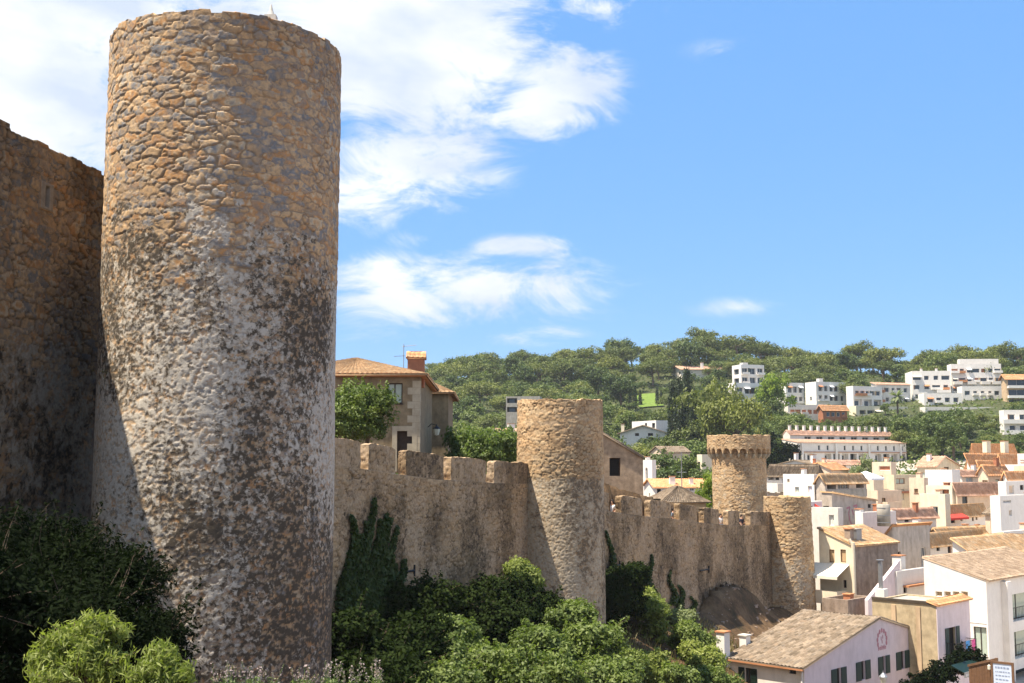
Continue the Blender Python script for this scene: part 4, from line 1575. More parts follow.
    simple('grey plaster house with a brown verandah and gold tile roof, beside the canvas parasol', (825, 481), 140, 866, 816, 'grey_wall', 'gu', .9, 'tile_gold',
           front=[(827, 836, 483, 489, rd), (838, 849, 483, 489, {'bars': 3, 'frame': 'grey_wall'}), (856, 864, 482, 488, rd)],
           extra=lambda h: h.trim('plaster_band', 'f', 0, h.Lu, h.H - 2.0, h.H - 1.1, 'concrete', .004, .1))
    def scrawl(h):
        m, z = h.s_px('f', 853, 514)
        b = MB()
        for pts in (((-1.3, .6), (-.6, .75), (-.9, .1), (-.7, -.7), (-.3, -1.1)), ((.1, .8), (.9, .9), (.4, .3), (.8, -.2), (1.0, -.8)), ((-.2, .5), (.1, -.1))):
            for (x0, y0), (x1, y1) in zip(pts[:-1], pts[1:]):
                d = Vector((x1 - x0, 0, y1 - y0)).normalized()
                q = Vector((d.z, 0, -d.x)) * .10
                A_, B_ = h.P('f', m + x0, .004, z + y0), h.P('f', m + x1, .004, z + y1)
                o = Vector((0, -.008, 0))
                b.hexa([A_ - q, B_ - q, B_ + q, A_ + q, A_ - q + o, B_ - q + o, B_ + q + o, A_ + q + o])
        b.build('paint_mark', M['mural'], h.root)
    h = simple('bare grey gable wall with faded reddish paint marks behind the cream house', (832, 502), 118, 876, 822, 'grey_wall', 'sr', 1.0, 'tile_gold', o=.15, extra=scrawl,
               side=[(823, 829, 506, 512, dk)], front=[(868, 871, 504, 508, dk)])
    h = House('town_house', 'tall narrow plastered house front with a white door and pale flue', (838, 512), 114, 843, 826, M['white_b'], 45, Lv=3)
    h.roof('flat', parapet=.4)
    h.opening('l', h.rect_px('l', 829, 834, 515, 526), glass='awning', frame='trim')
    h.finish()
    simple('ochre flat roofed block with a red framed window stepping up behind the market roofs', (894, 478), 165, 917, 872, 'yellow', 'flat', az=45,
           front=[(896, 905, 477.5, 484, {'glass': 'pale_glass', 'frame': 'brick'}), (898, 904, 489, 500, {'glass': 'yellow', 'bars': 0})],
           side=[(876, 880, 490, 496, {'glass': 'pink_cloth', 'frame': 'brick'}), (883, 889, 489, 497, {'glass': 'blue_metal'})],
           extra=lambda h: (h.trim('cornice', 'f', 0, h.Lu, h.H - 2.2, h.H - 1.9, 'brick', .004, .3), h.trim('cornice', 'l', 0, h.Lv, h.H - 2.2, h.H - 1.9, 'brick', .004, .3)))
    simple('upper ochre storey with a red framed window, topmost of the ochre block', (891, 465), 170, 896, 872, 'beige', 'flat', az=50,
           side=[(879, 890, 466, 470.5, {'glass': 'brick', 'bars': 0}), (880.5, 884, 466.2, 470, dk)], drop=6)
    simple('beige house with a plain blank side wall next to the ochre block', (924, 481), 160, 928, 909, 'beige', 'flat', az=50)
    simple('pale yellow gabled house with an orange roof in front of the dark trees', (936, 466), 185, 960, 917, 'yellow', 'gv', 1.6, 'tile_pink', az=50,
           front=[(944, 949, 467, 471, dk)], side=[(921, 926, 472, 478, {'glass': 'pale_glass'})], extra=lambda h: (h.chimney(1.5, 2.0, .6, 1.0), h.chimney(5.5, 3.0, .6, .8)), k=.35)
    simple('white terraced house with an open arched loggia beside a stair', (952, 489), 150, 958, 926, 'cream', 'flat', az=50, side=[(939, 949, 488, 496, rd)])
    simple('white stepped roof terrace above the loggia house', (952, 473), 162, 960, 925, 'white', 'flat', az=50, drop=7)
    simple('broad beige blank wall of a house with a lilac tiled roof', (957, 491), 150, 999, 951, 'beige', 'gu', 1.1, 'tile_pink', az=62,
           extra=lambda h: (h.chimney(.9, 1.5, 1.0, 1.3, 'beige'), h.chimney(6, 1.8, .4, .9, 'lilac_cloth')))
    simple('low house with pink tiles and a pale blue shutter behind the beige wall', (962, 475), 168, 986, 952, 'white_b', 'gu', .8, 'tile_pink', az=55,
           front=[(966, 973, 477, 482, {'glass': 'blue_metal'}), (984, 986, 476, 482, dk)])
    simple('sunlit ochre cube of a house under an orange roof', (988, 473), 165, 1008, 978, 'beige', 'gu', 1.2, 'tile_orange', az=62)
    simple('small house with an orange eave over white upper windows near the edge of town', (1008, 477), 160, 1050, 1003, 'white_b', 'gu', .8, 'tile_orange', az=60, front=[(1012, 1018, 480, 486, dk)])
    simple('white flat-roofed house with a red awning at the edge of town', (1006, 485), 145, 1050, 998, 'white', 'flat', az=45,
           front=[(1009, 1014, 484, 494, {'glass': 'beige', 'bars': 0}), (1020, 1023.8, 484, 490, dk)],
           extra=lambda h: h.awning('f', h.Lu * .42, h.Lu * .9, h.H - 1.0, h.H - 1.6, 1.2, 'red_cloth'))
    simple('white block with a grey shuttered window stepping down below the red awning', (1000, 500), 128, 1050, 990, 'white', 'flat', az=45,
           front=[(1003, 1011, 498, 503, {'glass': 'steel'}), (1009, 1012, 510, 516, {'glass': 'tan_blind'})])
    simple('white house with five dark windows in a row under a greenish gold roof', (941, 513), 136, 985, 935, 'white', 'gu', .9, 'tile_gold',
           front=[(942.5, 947, 517, 523, dk), (950.5, 955, 517, 523, dk), (960.5, 962.5, 515, 521, dk), (972, 974, 514, 521, dk), (975.5, 977.5, 513, 520, dk)],
           extra=lambda h: h.awning('f', .1, h.Lu * .45, h.H - .15, h.H - .6, .9, 'red_cloth'))
    simple('lower beige house with a cream balustrade on its flat roof', (945, 498), 134, 950, 920, 'cream', 'flat', az=50)
    simple('small white house with a dark window under a long pink roof', (897, 516), 126, 936, 888, 'white_b', 'gu', .8, 'tile_pink', az=55,
           front=[(904.5, 909, 515.5, 522, dk), (919, 922, 508, 511, dk)])
    simple('white wall house with roof clutter and a brick chimney under the tank', (863, 517), 116, 896, 855, 'white', 'flat', az=50, extra=lambda h: (h.chimney(h.Lu * .7, .8, .9, 1.1, 'brick', .5), h.chimney(h.Lu * .2, 1.2, .6, .7, 'white')))
    simple('beige ruin-like broken wall house beside the white house with dark windows', (990, 513), 132, 1006, 985, 'beige', 'sl', 1.6, 'tile_tan', az=50)
    simple('orange roofed low house between the white houses and the gold roof', (940, 534), 128, 1006, 930, 'beige', 'gu', .7, 'tile_gold', az=58, extra=lambda h: (h.chimney(6, 1.2, .5, .7, 'beige'), h.chimney(8.5, 1.5, .35, .9, 'white')))
    simple('house with a brick red front and white parapet at the edge of town', (1004, 536), 118, 1060, 1000, 'white', 'flat', az=50, front=[(1009, 1018, 536, 545, {'glass': 'brick', 'frame': 'brick'}), (1019, 1023, 536, 546, dk)])
    # --- the orange roofed terraced villas
    simple('long house with three stepped orange roofs at the foot of the wooded slope', (972, 452), 215, 1017, 969, 'white_b', 'hip', 1.6, 'tile_orange', az=66,
           front=[(976, 984, 452, 456, rec), (988, 1000, 450, 455, rec), (1004, 1010, 450, 456, dk)], o=.8)
    simple('middle orange roof below the long stepped house', (970, 461), 200, 1010, 967, 'white_b', 'sf', 1.2, 'tile_orange', az=66, front=[(984, 992, 462, 466, rec), (995, 1003, 461, 465, dk)], o=.6)
    simple('lowest of the three stepped orange roofs with two chimneys', (981, 470), 188, 1024, 978, 'beige', 'sf', 1.4, 'tile_orange', az=66, extra=lambda h: (h.chimney(3, 1.5, .9, 1.4, 'cream'), h.chimney(7, 1.5, .9, 1.4, 'cream')))
    simple('house with a wide tan roof and two tall chimneys beside the stepped orange roofs', (1002, 462), 190, 1060, 998, 'cream', 'gu', 1.4, 'tile_orange', az=66, extra=lambda h: (h.chimney(3, 1.2, .8, 1.5, 'cream'), h.chimney(9, 1.5, .8, 1.5, 'cream')))
    # --- long white apartment row with many chimneys
    h = House('apartment_row', 'long white apartment row with a pink tile eave over small windows and loggias', (797, 442), 272, 906, 782, M['white'], 62, cat='apartment building')
    h.roof('sf', .8, .4, 'tile_pink', oe=.1)
    n = 13
    for i in range(n):
        m0, m1 = h.Lu * (i + .12) / n, h.Lu * (i + .88) / n
        if i not in (2, 8):
            h.opening('f', (m0, m1, max(.2, h.H - 5.0), h.H - 2.7), **(rec if i % 2 else rd))
        if i > 1:
            q = h.Lu * (i + .5) / n
            h.opening('f', (q - .35, q + .35, h.H - 1.9, h.H - .7), glass='glass', bars=0)
    for i in range(4):
        h.trim('bay_pier', 'f', h.Lu * (.03 + .3 * i), h.Lu * (.03 + .3 * i) + .5, 0, h.H - .3, 'white', .004, .5)
    h.trim('floor_band', 'f', 0, h.Lu, h.H - 2.45, h.H - 2.2, 'tile_pink', .004, .25)
    h.finish()
    h2_ = House('apartment_row', 'set-back upper storey of the long apartment row, topped by a line of chimneys', (790, 434), 281, 893, 783, M['white_b'], 62, cat='apartment building', drop=9)
    h2_.roof('gu', 1.0, .3, 'tile_pink', oe=.1)
    for i in range(9):
        if i:
            h2_.opening('f', (h2_.Lu * (i + .2) / 9, h2_.Lu * (i + .75) / 9, h2_.H - 1.9, h2_.H - .5), glass='glass', bars=1)
    for i in range(15):
        h2_.chimney(h2_.Lu * (i + .5) / 15, h2_.Lv * .55, .55, 1.25, 'white', .8, 'white')
    h2_.finish()
    simple('small pink roofed house in front of the long white apartment row', (812, 464), 205, 834, 780, 'white', 'gu', .7, 'tile_tan', az=70, side=[(783, 786, 466, 470, dk)], extra=lambda h: (h.chimney(1.0, 1.0, .7, 1.5), h.chimney(.8, 6, .6, 1.4)))
    simple('low white house with dark doorways and a pink roof beside a round tree', (831, 464), 200, 868, 822, 'white', 'gu', .7, 'tile_pink', az=62, front=[(834, 840, 463, 470, dk), (842, 846, 464, 470, dk)])
    # --- behind the lower wall
    simple('long low white house with an orange roof seen just over the lower wall', (655, 487), 150, 745, 644, 'white_b', 'gu', 1.0, 'tile_orange', az=88,
           front=[(651 + 6, 661, 489, 493, dk), (668, 674, 488.5, 493, {'glass': 'brick'}), (690, 694, 488, 491)], extra=lambda h: (h.chimney(2.5, 1.5, .7, 1.0), h.chimney(5, 1.5, .5, .8)))
    simple('brown hipped tile roof of a house just inside the lower wall', (664, 500), 112, 706, 648, 'tan_rough', 'hip', 1.3, 'tile_tan', az=80, o=.4)
    simple('tall white panelled box of a house beside the stone gable', (652, 463), 165, 656, 641, 'white', 'flat', az=78, drop=9)
    simple('small pale roofed cottage among the trees below the white villa', (664, 452), 225, 690, 650, 'beige', 'gu', 1.2, 'tile_tan', az=80)
    simple('low pale house with a cream roof edge beside the corbelled tower', (702, 457), 200, 716, 697, 'cream', 'flat', az=75, drop=5)
    # --- white villa on the left hill
    simple('white villa with a shallow gable and dark eaves among the cypresses', (620, 433), 300, 667, 617, 'white', 'gv', 2.0, 'tile_tan', az=100,
           front=[(635, 639, 431, 436, dk), (641.5, 644, 427, 431, dk), (648, 653, 431, 436, dk)], o=.8, extra=lambda h: h.chimney(.5, 3, .8, 2.2, 'cream'))
    simple('flat roofed upper wing of the white villa', (656, 422), 308, 669, 632, 'white', 'flat', az=62, side=[(652, 655, 423, 428, dk), (645, 647, 423, 427, dk)], drop=8)
    simple('small white house with a deep dark balcony half hidden behind the middle tower', (506, 398), 330, 540, 503, 'concrete', 'flat', az=96, front=[(507, 517, 398, 403, rd), (507, 517, 407, 412, rd)], drop=11)
    simple('low white house with an orange roof among bushes beside the middle tower', (505, 433), 220, 530, 494, 'white_b', 'sf', 1.2, 'tile_pink', az=78, extra=lambda h: h.chimney(1.5, 1.5, 1.2, 1.6))
    simple('wide villa with a pink tile roof high in the pines', (682, 369), 468, 722, 672, 'white_b', 'gu', 2.0, 'tile_pink', az=84, extra=lambda h: h.chimney(h.Lu * .55, 3, 1.0, 2.2), o=1.0)
    # --- hillside apartment blocks
    h = House('apartment_block', 'three storey white hillside block with a grid of dark windows, nearest the lime tree', (741, 366), 420, 764, 732, M['white'], 72, cat='apartment building', drop=13)
    h.roof('flat', parapet=.6)
    for y in range(3):
        hb = h.H - 3.4 * (y + 1) + .5
        for i in range(3):
            h.opening('f', (h.Lu * (i + .12) / 3, h.Lu * (i + .86) / 3, hb, hb + 2.2), depth=.6, glass='glass', bars=1)
        h.opening('l', (h.Lv * .25, h.Lv * .8, hb, hb + 2.0), depth=.4, bars=0)
    h.chimney(h.Lu * .3, 3, 2.2, 1.4, 'white', .4, 'white')
    h.finish()
    h = House('apartment_block', 'wider white terrace floor with a row of dark openings below the three storey block', (735, 384), 412, 772, 728, M['white'], 72, cat='apartment building', drop=8)
    h.roof('flat', parapet=.5)
    h.windows('f', 5, [h.H - 3.4], 2.0, 2.2, .05, .95, depth=.5, bars=0)
    h.finish()
    h = House('apartment_block', 'white block with brown lower storey beside the lime green tree', (786, 384), 405, 804, 776, M['white'], 72, cat='apartment building', drop=13)
    h.roof('flat', parapet=.5)
    for y in range(2):
        h.windows('f', 3, [h.H - 3.6 * (y + 1) + .6], 1.5, 2.2, .05, .95, depth=.5, bars=1)
    h.trim('brick_base', 'f', .2, h.Lu - .2, .2, h.H - 7.6, 'brick', .004, .3)
    h.finish()
    h = House('apartment_block', 'pair of white cubes with dark square windows above the brick house', (816, 383), 400, 846, 805, M['white'], 68, cat='apartment building', drop=12)
    h.roof('flat', parapet=.5)
    for y in range(2):
        h.windows('f', 5, [h.H - 3.3 * (y + 1) + .5], 1.5, 1.9, .05, .95, depth=.5, bars=0)
    h.windows('l', 1, [h.H - 6.0], .9, 1.4, bars=0)
    h.chimney(h.Lu * .3, 3, 1.6, 1.8, 'white', .4, 'white')
    h.finish()
    h = House('apartment_block', 'long low white terrace with arched shaded porches beside the two cubes', (853, 387), 395, 882, 846, M['white'], 68, cat='apartment building', drop=12)
    h.roof('flat', parapet=.4)
    h.windows('f', 5, [h.H - 2.7], 1.7, 1.5, .05, .95, depth=.5, bars=0)
    for i in range(3):
        h.opening('f', (h.Lu * (i + .1) / 3, h.Lu * (i + .9) / 3, h.H - 7.0, h.H - 4.2), **rec)
    h.finish()
    h = House('apartment_block', 'white house with a tiled edge beside a palm, at the end of the terrace row', (876, 384), 402, 910, 871, M['white_b'], 72, cat='apartment building', drop=12)
    h.roof('sf', .8, .4, 'tile_pink')
    for y in range(2):
        h.windows('f', 5, [h.H - 3.4 * (y + 1) + .7], 1.4, 1.5, .05, .95, depth=.4, bars=0)
    h.finish()
    h = House('retaining_wall', 'long cream retaining wall with openings below the terrace row', (856, 407), 385, 908, 852, M['cream'], 72, cat='wall', drop=9, Lv=4)
    h.roof('flat', parapet=.4)
    h.windows('f', 6, [h.H - 3.0], 2.4, 2.0, .05, .95, depth=.6, bars=0)
    h.finish()
    h = House('town_house', 'red brick house with orange roofs on the wooded slope', (823, 409), 375, 847, 818, M['brick'], 72, drop=8)
    h.roof('gu', 1.4, .6, 'tile_orange')
    h.windows('f', 4, [h.H - 2.4], 1.1, 1.4, .1, .95, bars=0)
    h.finish()
    h = House('town_house', 'low white and brick house with wide windows below the lime green tree', (788, 406), 380, 820, 784, M['white_b'], 76, drop=8)
    h.roof('flat', parapet=.5)
    h.windows('f', 5, [h.H - 2.6], 1.6, 1.5, .05, .95, bars=0, glass='brick')
    h.finish()
    # tall stepped condominium, lit fronts
    h = House('apartment_block', 'white apartment block with rounded openings, second tallest on the hillside', (912, 373), 408, 950, 905, M['white'], 96, cat='apartment building', drop=19)
    h.roof('flat', parapet=.7)
    for y in range(4):
        hb = h.H - 3.3 * (y + 1) + .8
        for i in range(4):
            m = h.Lu * (i + .5) / 4
            w = .8 if (i + y) % 3 else 1.4
            h.opening('f', (m - w, m + w, hb, hb + 1.5), depth=.5, bars=0)
    h.chimney(h.Lu * .3, 3, .7, 1.8)
    h.chimney(h.Lu * .7, 3, .7, 1.8)
    h.trim('balcony_front', 'f', h.Lu * .62, h.Lu * .98, h.H - 7.2, h.H - 6.2, 'white', .004, 1.4)
    h.finish()
    h = House('apartment_block', 'tallest white apartment block on the hillside with a shaded end wall', (951, 366), 412, 1001, 947, M['white'], 94, cat='apartment building', drop=24)
    h.roof('flat', parapet=.7)
    for y in range(6):
        hb = h.H - 3.3 * (y + 1) + .9
        for i in range(7):
            m = h.Lu * (i + .5) / 7
            w = .75 if (i * 2 + y) % 3 else 1.15
            h.opening('f', (m - w, m + w, hb, hb + 1.4), depth=.45, bars=0, glass='glass' if (i + y) % 4 else 'brick')
    for t in (.03, .30, .58, .80):
        for y in (2, 3, 4):
            if (int(t * 100) + y) % 3 == 0:
                continue
            h.balcony('f', h.Lu * t, h.Lu * (t + .17), h.H - 3.3 * y, 1.3, 'solid', 'white_b')
    h.trim('top_storey', 'f', h.Lu * .2, h.Lu * .98, h.H + .705, h.H + 2.6, 'white', -4, -1.4)
    h.finish()
    h = House('apartment_block', 'white lower wing with shaded terraces stepping out below the two apartment blocks', (924, 395), 396, 962, 918, M['white'], 92, cat='apartment building', drop=12)
    h.roof('flat', parapet=.6)
    for y in range(2):
        h.windows('f', 4, [h.H - 3.3 * (y + 1) + .8], 1.8, 1.6, .05, .95, depth=.8, bars=0)
    h.finish()
    h = House('apartment_block', 'white lower wing with small windows below the tallest block', (962, 388), 400, 1003, 957, M['white'], 90, cat='apartment building', drop=14)
    h.roof('flat', parapet=.6)
    for y in range(3):
        h.windows('f', 5, [h.H - 3.3 * (y + 1) + .9], 1.3, 1.4, .05, .95, depth=.5, bars=0)
    h.finish()
    h = House('retaining_wall', 'white garage arcade with arched openings below the apartment blocks', (925, 408), 382, 996, 921, M['white_b'], 85, cat='wall', drop=7, Lv=4)
    h.roof('flat', parapet=.4)
    h.windows('f', 9, [h.H - 3.0], 2.2, 2.2, .03, .97, depth=.8, bars=0)
    h.finish()
    h = House('apartment_block', 'ochre terraced block with long shaded balconies at the end of the hillside row', (1006, 378), 392, 1060, 1001, M['ochre'], 90, cat='apartment building', drop=16)
    h.roof('gu', 1.4, .8, 'tile_orange')
    for y in range(3):
        h.opening('f', (.6, h.Lu - .6, h.H - 3.4 * (y + 1) + .9, h.H - 3.4 * y - .5), depth=1.4, bars=4, glass='glass', frame='white')
        h.trim('balcony_front', 'f', .2, h.Lu - .2, h.H - 3.4 * (y + 1) - .1, h.H - 3.4 * (y + 1) + .8, 'white', .004, 1.2)
    h.finish()
    h = House('apartment_block', 'white block of wide curved balconies above the dark trees at the edge of town', (1004, 412), 335, 1060, 999, M['white'], 92, cat='apartment building', drop=10)
    h.roof('flat', parapet=.6)
    for y in range(3):
        hb = h.H - 3.2 * (y + 1) + .5
        h.windows('f', 5, [hb], 1.6, 2.0, .05, .95, depth=.4, bars=0)
        h.trim('balcony_front', 'f', -.8, h.Lu + .4, hb - .7, hb + .5, 'white', .004, 1.5)
    h.finish()
    fill_town()
    return H


def fill_town():
    """the small houses packed between the ones told apart above"""
    rs = random.Random(41)
    short = {'white': 'white', 'white_b': 'off-white', 'cream': 'cream', 'beige': 'beige', 'yellow': 'pale yellow', 'pink': 'pale pink'}
    roofs = {'tile_gold': 'golden', 'tile_orange': 'orange', 'tile_pink': 'pink', 'tile_tan': 'tan'}
    seen = {}
    done = list(ALL_HOUSES)
    for row, D0 in enumerate((112, 122, 133, 144, 155, 167, 180, 194)):
        px = 826 + rs.random() * 14
        while px < 1050:
            D = D0 + rs.uniform(-3, 3)
            x = (px - 512) / FPX * D
            step = rs.uniform(5.2, 8.5)
            g = gz(x, D)
            cen = (x + 1.5, D + 2.5)
            if all(math.hypot(cen[0] - q[0], cen[1] - q[1]) > q[2] * .72 + 2.6 for q in done) and not (px > 930 and D > 216) and not (px < 910 and D > 190):
                hgt = rs.uniform(4.6, 6.6)
                py = to_px((x, D, g + hgt))[1]
                Lu, Lv = rs.uniform(4.5, 7.0), rs.uniform(4.0, 6.0)
                wall = rs.choice(('white', 'white', 'white', 'white_b', 'white_b', 'cream', 'beige', 'yellow', 'pink'))
                kind = rs.choice(('flat', 'gu', 'gv', 'sf', 'sf', 'gu', 'gv'))
                tile = rs.choice(('tile_gold', 'tile_orange', 'tile_orange', 'tile_pink', 'tile_tan'))
                near = min((q for q in done if q[3]), key=lambda q: math.hypot(cen[0] - q[0], cen[1] - q[1]))
                side = 'in front of' if near[1] > cen[1] + 2 else 'behind' if near[1] < cen[1] - 2 else 'beside'
                lb = f"small {short[wall]} house with " + ('flat roof terrace' if kind == 'flat' else f'{roofs[tile]} tile roof') + f", {side} the {near[3]}"
                n = seen.get(lb, 0)
                seen[lb] = n + 1
                grp = None
                if n:
                    grp = 'small look-alike houses packed in the old town'
                h = House('town_house', lb, (px, py), D, 0, 0, M[wall], rs.choice((42, 48, 52, 58)), Lu=Lu, Lv=Lv)
                h.roof(kind, rs.uniform(.7, 1.2), .25, tile, rs.uniform(.4, .6)) if kind != 'flat' else h.roof('flat', parapet=rs.choice((.2, .5, .9)))
                for face, L in (('f', Lu), ('l', Lv)):
                    m_ = max(1, int(L / 2.0))
                    for hb in (h.H - 2.1, h.H - 4.9):
                        for i in range(m_):
                            if hb > .3 and rs.random() < .75:
                                w = rs.uniform(.35, .55)
                                m = L * (i + .5) / m_ + rs.uniform(-.2, .2)
                                r = (max(.1, m - w), min(L - .1, m + w), hb, hb + rs.choice((1.1, 1.2, 1.3)))
                                h.opening(face, r, glass=rs.choice(('dark', 'glass', 'glass', 'tan_blind', 'pale_glass')), frame=rs.choice(('trim', 'dark_wood', 'wood')), bars=rs.choice((0, 1)), sill=True)
                                if rs.random() < .25 and D < 170:
                                    h.shutters(face, r, rs.choice(('shutter', 'wood', 'green')), w * .9)
                if rs.random() < .4:
                    h.balcony('f', Lu * .15, Lu * .7, h.H - 2.35, 1.0, rs.choice(('bars', 'solid')), wall)
                if rs.random() < .3:
                    h.awning('f', Lu * .1, Lu * .6, h.H - .3, h.H - .8, 1.2, rs.choice(('awning', 'awning', 'red_cloth', 'white_cloth')))
                for _ in range(rs.choice((1, 1, 2))):
                    h.chimney(Lu * rs.uniform(.2, .8), Lv * rs.uniform(.3, .8), rs.uniform(.35, .6), rs.uniform(.6, 1.2), rs.choice(('white', 'beige', 'brick', 'white_b')), .6)
                if kind == 'flat' and rs.random() < .7:
                    b = MB()
                    a0, b0 = Lu * rs.uniform(.2, .5), Lv * rs.uniform(.3, .5)
                    b.box((a0, b0, h.H + .034), (a0 + 2.0, b0 + 1.8, h.H + 2.2))
                    b.build('stair_hut', M[wall], h.root)
                h.finish()
                done.append((cen[0], cen[1], max(Lu, Lv), None))
                if rs.random() < .35:
                    w0 = h.world(Lu * .5, Lv * .5, h.H + .5)
                    a = MB()
                    t = w0 + Vector((0, 0, rs.uniform(2.0, 3.0)))
                    a.tube([w0, t], .03, 5)
                    for q in range(4):
                        a.tube([t + Vector((-.5, -.3 + q * .2, -.05 * q)), t + Vector((.5, -.3 + q * .2, -.05 * q))], .018, 4)
                    a.build('roof_aerial', M['steel'], h.root)
            px += step / D * FPX


HT = town()


def stone_house():
    p = at(420, 373, 71)
    az = 89.0                                   # bearing of the wall that faces the lookout
    u = Vector((math.sin(R(az)), math.cos(R(az)), 0))
    Lu = 9.0
    c = p - u * Lu
    px, py = to_px(c)
    h = House('stone_house', 'grey stone house with a hipped tile roof and brick chimney standing inside the upper wall', (px, py), c.y, 422, 0, M['house_stone'], az, Lu=Lu, Lv=14.5, base=-.4)
    h.roof('hip', 1.3, .5, 'tile_dull', period=.34)
    r = h.rect_px('f', 387, 402.5, 383, 403.5)
    h.opening('f', r, glass='pale_glass', frame='dark_wood', bars=1, depth=.14, sill=True)
    h.opening('f', h.rect_px('f', 397, 412, 431, 458), glass='dark_wood', frame='dark_wood', bars=0, depth=.3)
    e = MB()
    d = h.rect_px('f', 397, 412, 431, 458)
    for t0, t1, z0, z1 in ((d[0] - .3, d[0] - .003, .0, d[3] + .3), (d[1] + .003, d[1] + .3, .0, d[3] + .3), (d[0], d[1], d[3] + .003, d[3] + .3)):
        h.bx(e, 'f', t0, t1, .004, .05, z0, z1)
    e.build('door_surround', M['quoin'], h.root)
    z, k = 0.0, 0
    e = MB()
    while z < h.H - .5:
        w = .75 if k % 2 else .45
        h.bx(e, 'f', h.Lu - w, h.Lu + .03, .004, .035, z, z + .42)
        e.box((h.Lu + .004, .002, z), (h.Lu + .035, .3 if k % 2 else .6, z + .42))
        z += .43
        k += 1
    e.build('corner_quoins', M['quoin'], h.root)
    e = MB()
    h.bx(e, 'f', -.3, h.Lu + .35, .06, .34, h.H - .24, h.H - .10)
    for i in range(int(h.Lu / .3)):
        h.bx(e, 'f', i * .3, i * .3 + .14, .02, .46, h.H - .09, h.H - .01)
    e.box((h.Lu + .06, -.3, h.H - .24), (h.Lu + .34, h.Lv + .3, h.H - .10))
    e.build('eave_corbels', M['terracotta'], h.root)
    h.finish()
    # chimney with its little tiled cap
    cx, _ = h.s_px('f', 414, 368)
    z0 = h.H + .25
    c = MB()
    c.box((cx - .52, 1.6, z0 - 1.0), (cx + .52, 2.6, z0 + .75))
    ch = c.build('chimney', M['brick'], h.root)
    V, F, A = [], [], []
    roof_plane(V, F, A, (cx - .62, 1.5, z0 + .85), (cx + .62, 1.5, z0 + .85), (cx - .62, 2.1, z0 + 1.3), (cx + .62, 2.1, z0 + 1.3), period=.3, seed=2)
    roof_plane(V, F, A, (cx + .62, 2.7, z0 + .85), (cx - .62, 2.7, z0 + .85), (cx + .62, 2.1, z0 + 1.3), (cx - .62, 2.1, z0 + 1.3), period=.3, seed=3)
    link('chimney_cap', np_mesh('chimney_cap', np.concatenate(V), np.concatenate(F), {'tile': np.concatenate(A)}), M['tile_orange'], ch)
    # aerial
    w0 = h.world(cx - .75, 1.4, z0 - .3)
    a = MB()
    mast = at(405, 344, w0.y)
    a.tube([w0, (w0.x, w0.y, mast.z)], .025, 6)
    for dz, l, ang in ((-.15, .8, .15), (-.75, .9, 1.0)):
        d = Vector((math.cos(ang), math.sin(ang), .12)) * l
        b = Vector((w0.x, w0.y, mast.z + dz))
        a.tube([b - d * (.15 if dz > -.5 else 1.1), b + d * (1.0 if dz > -.5 else .1)], .016, 5)
        for i in range(5):
            q = b + d * (i / 5)
            a.tube([q - Vector((0, .25, 0)), q + Vector((0, .25, 0))], .01, 4)
    tag(a.build('roof_aerial', M['steel']), 'thin television aerial beside the brick chimney of the stone house', 'aerial')
    # lower wing behind
    q = at(438, 390, 88)
    c = q - u * 3.2
    px, py = to_px(c)
    g = House('stone_house', 'dark rear wing with its own lower eave behind the grey stone house', (px, py), c.y, 446, 0, M['house_stone'], az, Lu=4.0, Lv=10, base=-.6)
    g.roof('hip', 1.0, .5, 'tile_dull', period=.34)
    g.finish()
    # wall lantern on the shaded side of the house
    lp = at(436.5, 431, 80)
    l = empty('wall_lantern', lp)
    tag(l, 'white glass lantern on a bracket at the shaded side of the stone house', 'lantern')
    b = MB()
    b.lathe([(.02, -.32), (.16, -.28), (.26, .1), (.26, .14), (.02, .14)], n=6)
    b.build('lantern_glass', M['lamp_glass'], l)
    b = MB()
    b.lathe([(.30, .143), (.05, .36), (.03, .46), (.0, .47)], n=6)
    b.tube([(0, 0, .4), (-.35, .1, .5), (-.7, .2, .2)], .03, 6)
    b.build('lantern_bracket', M['iron'], l)
    # the stone gable behind the middle tower
    h = House('stone_house', 'plain stone building with one dark window and a sloping roof line behind the middle tower', (590, 457), 80, 643, 570, M['house_stone'], 84, base=-6.0, Lv=7)
    h.wall = M['gable_stone']
    h.roof('sr', 2.2, .06, 'tile_tan', oe=.15)
    h.opening('f', h.rect_px('f', 609.5, 620.5, 457, 476), glass='dark', frame='dark_wood', bars=0, depth=.35)
    h.finish()


M['gable_stone'] = m_plaster('brown_rubble_gable', (.40, .29, .19), .35, .35, 2.6, .6)
stone_house()


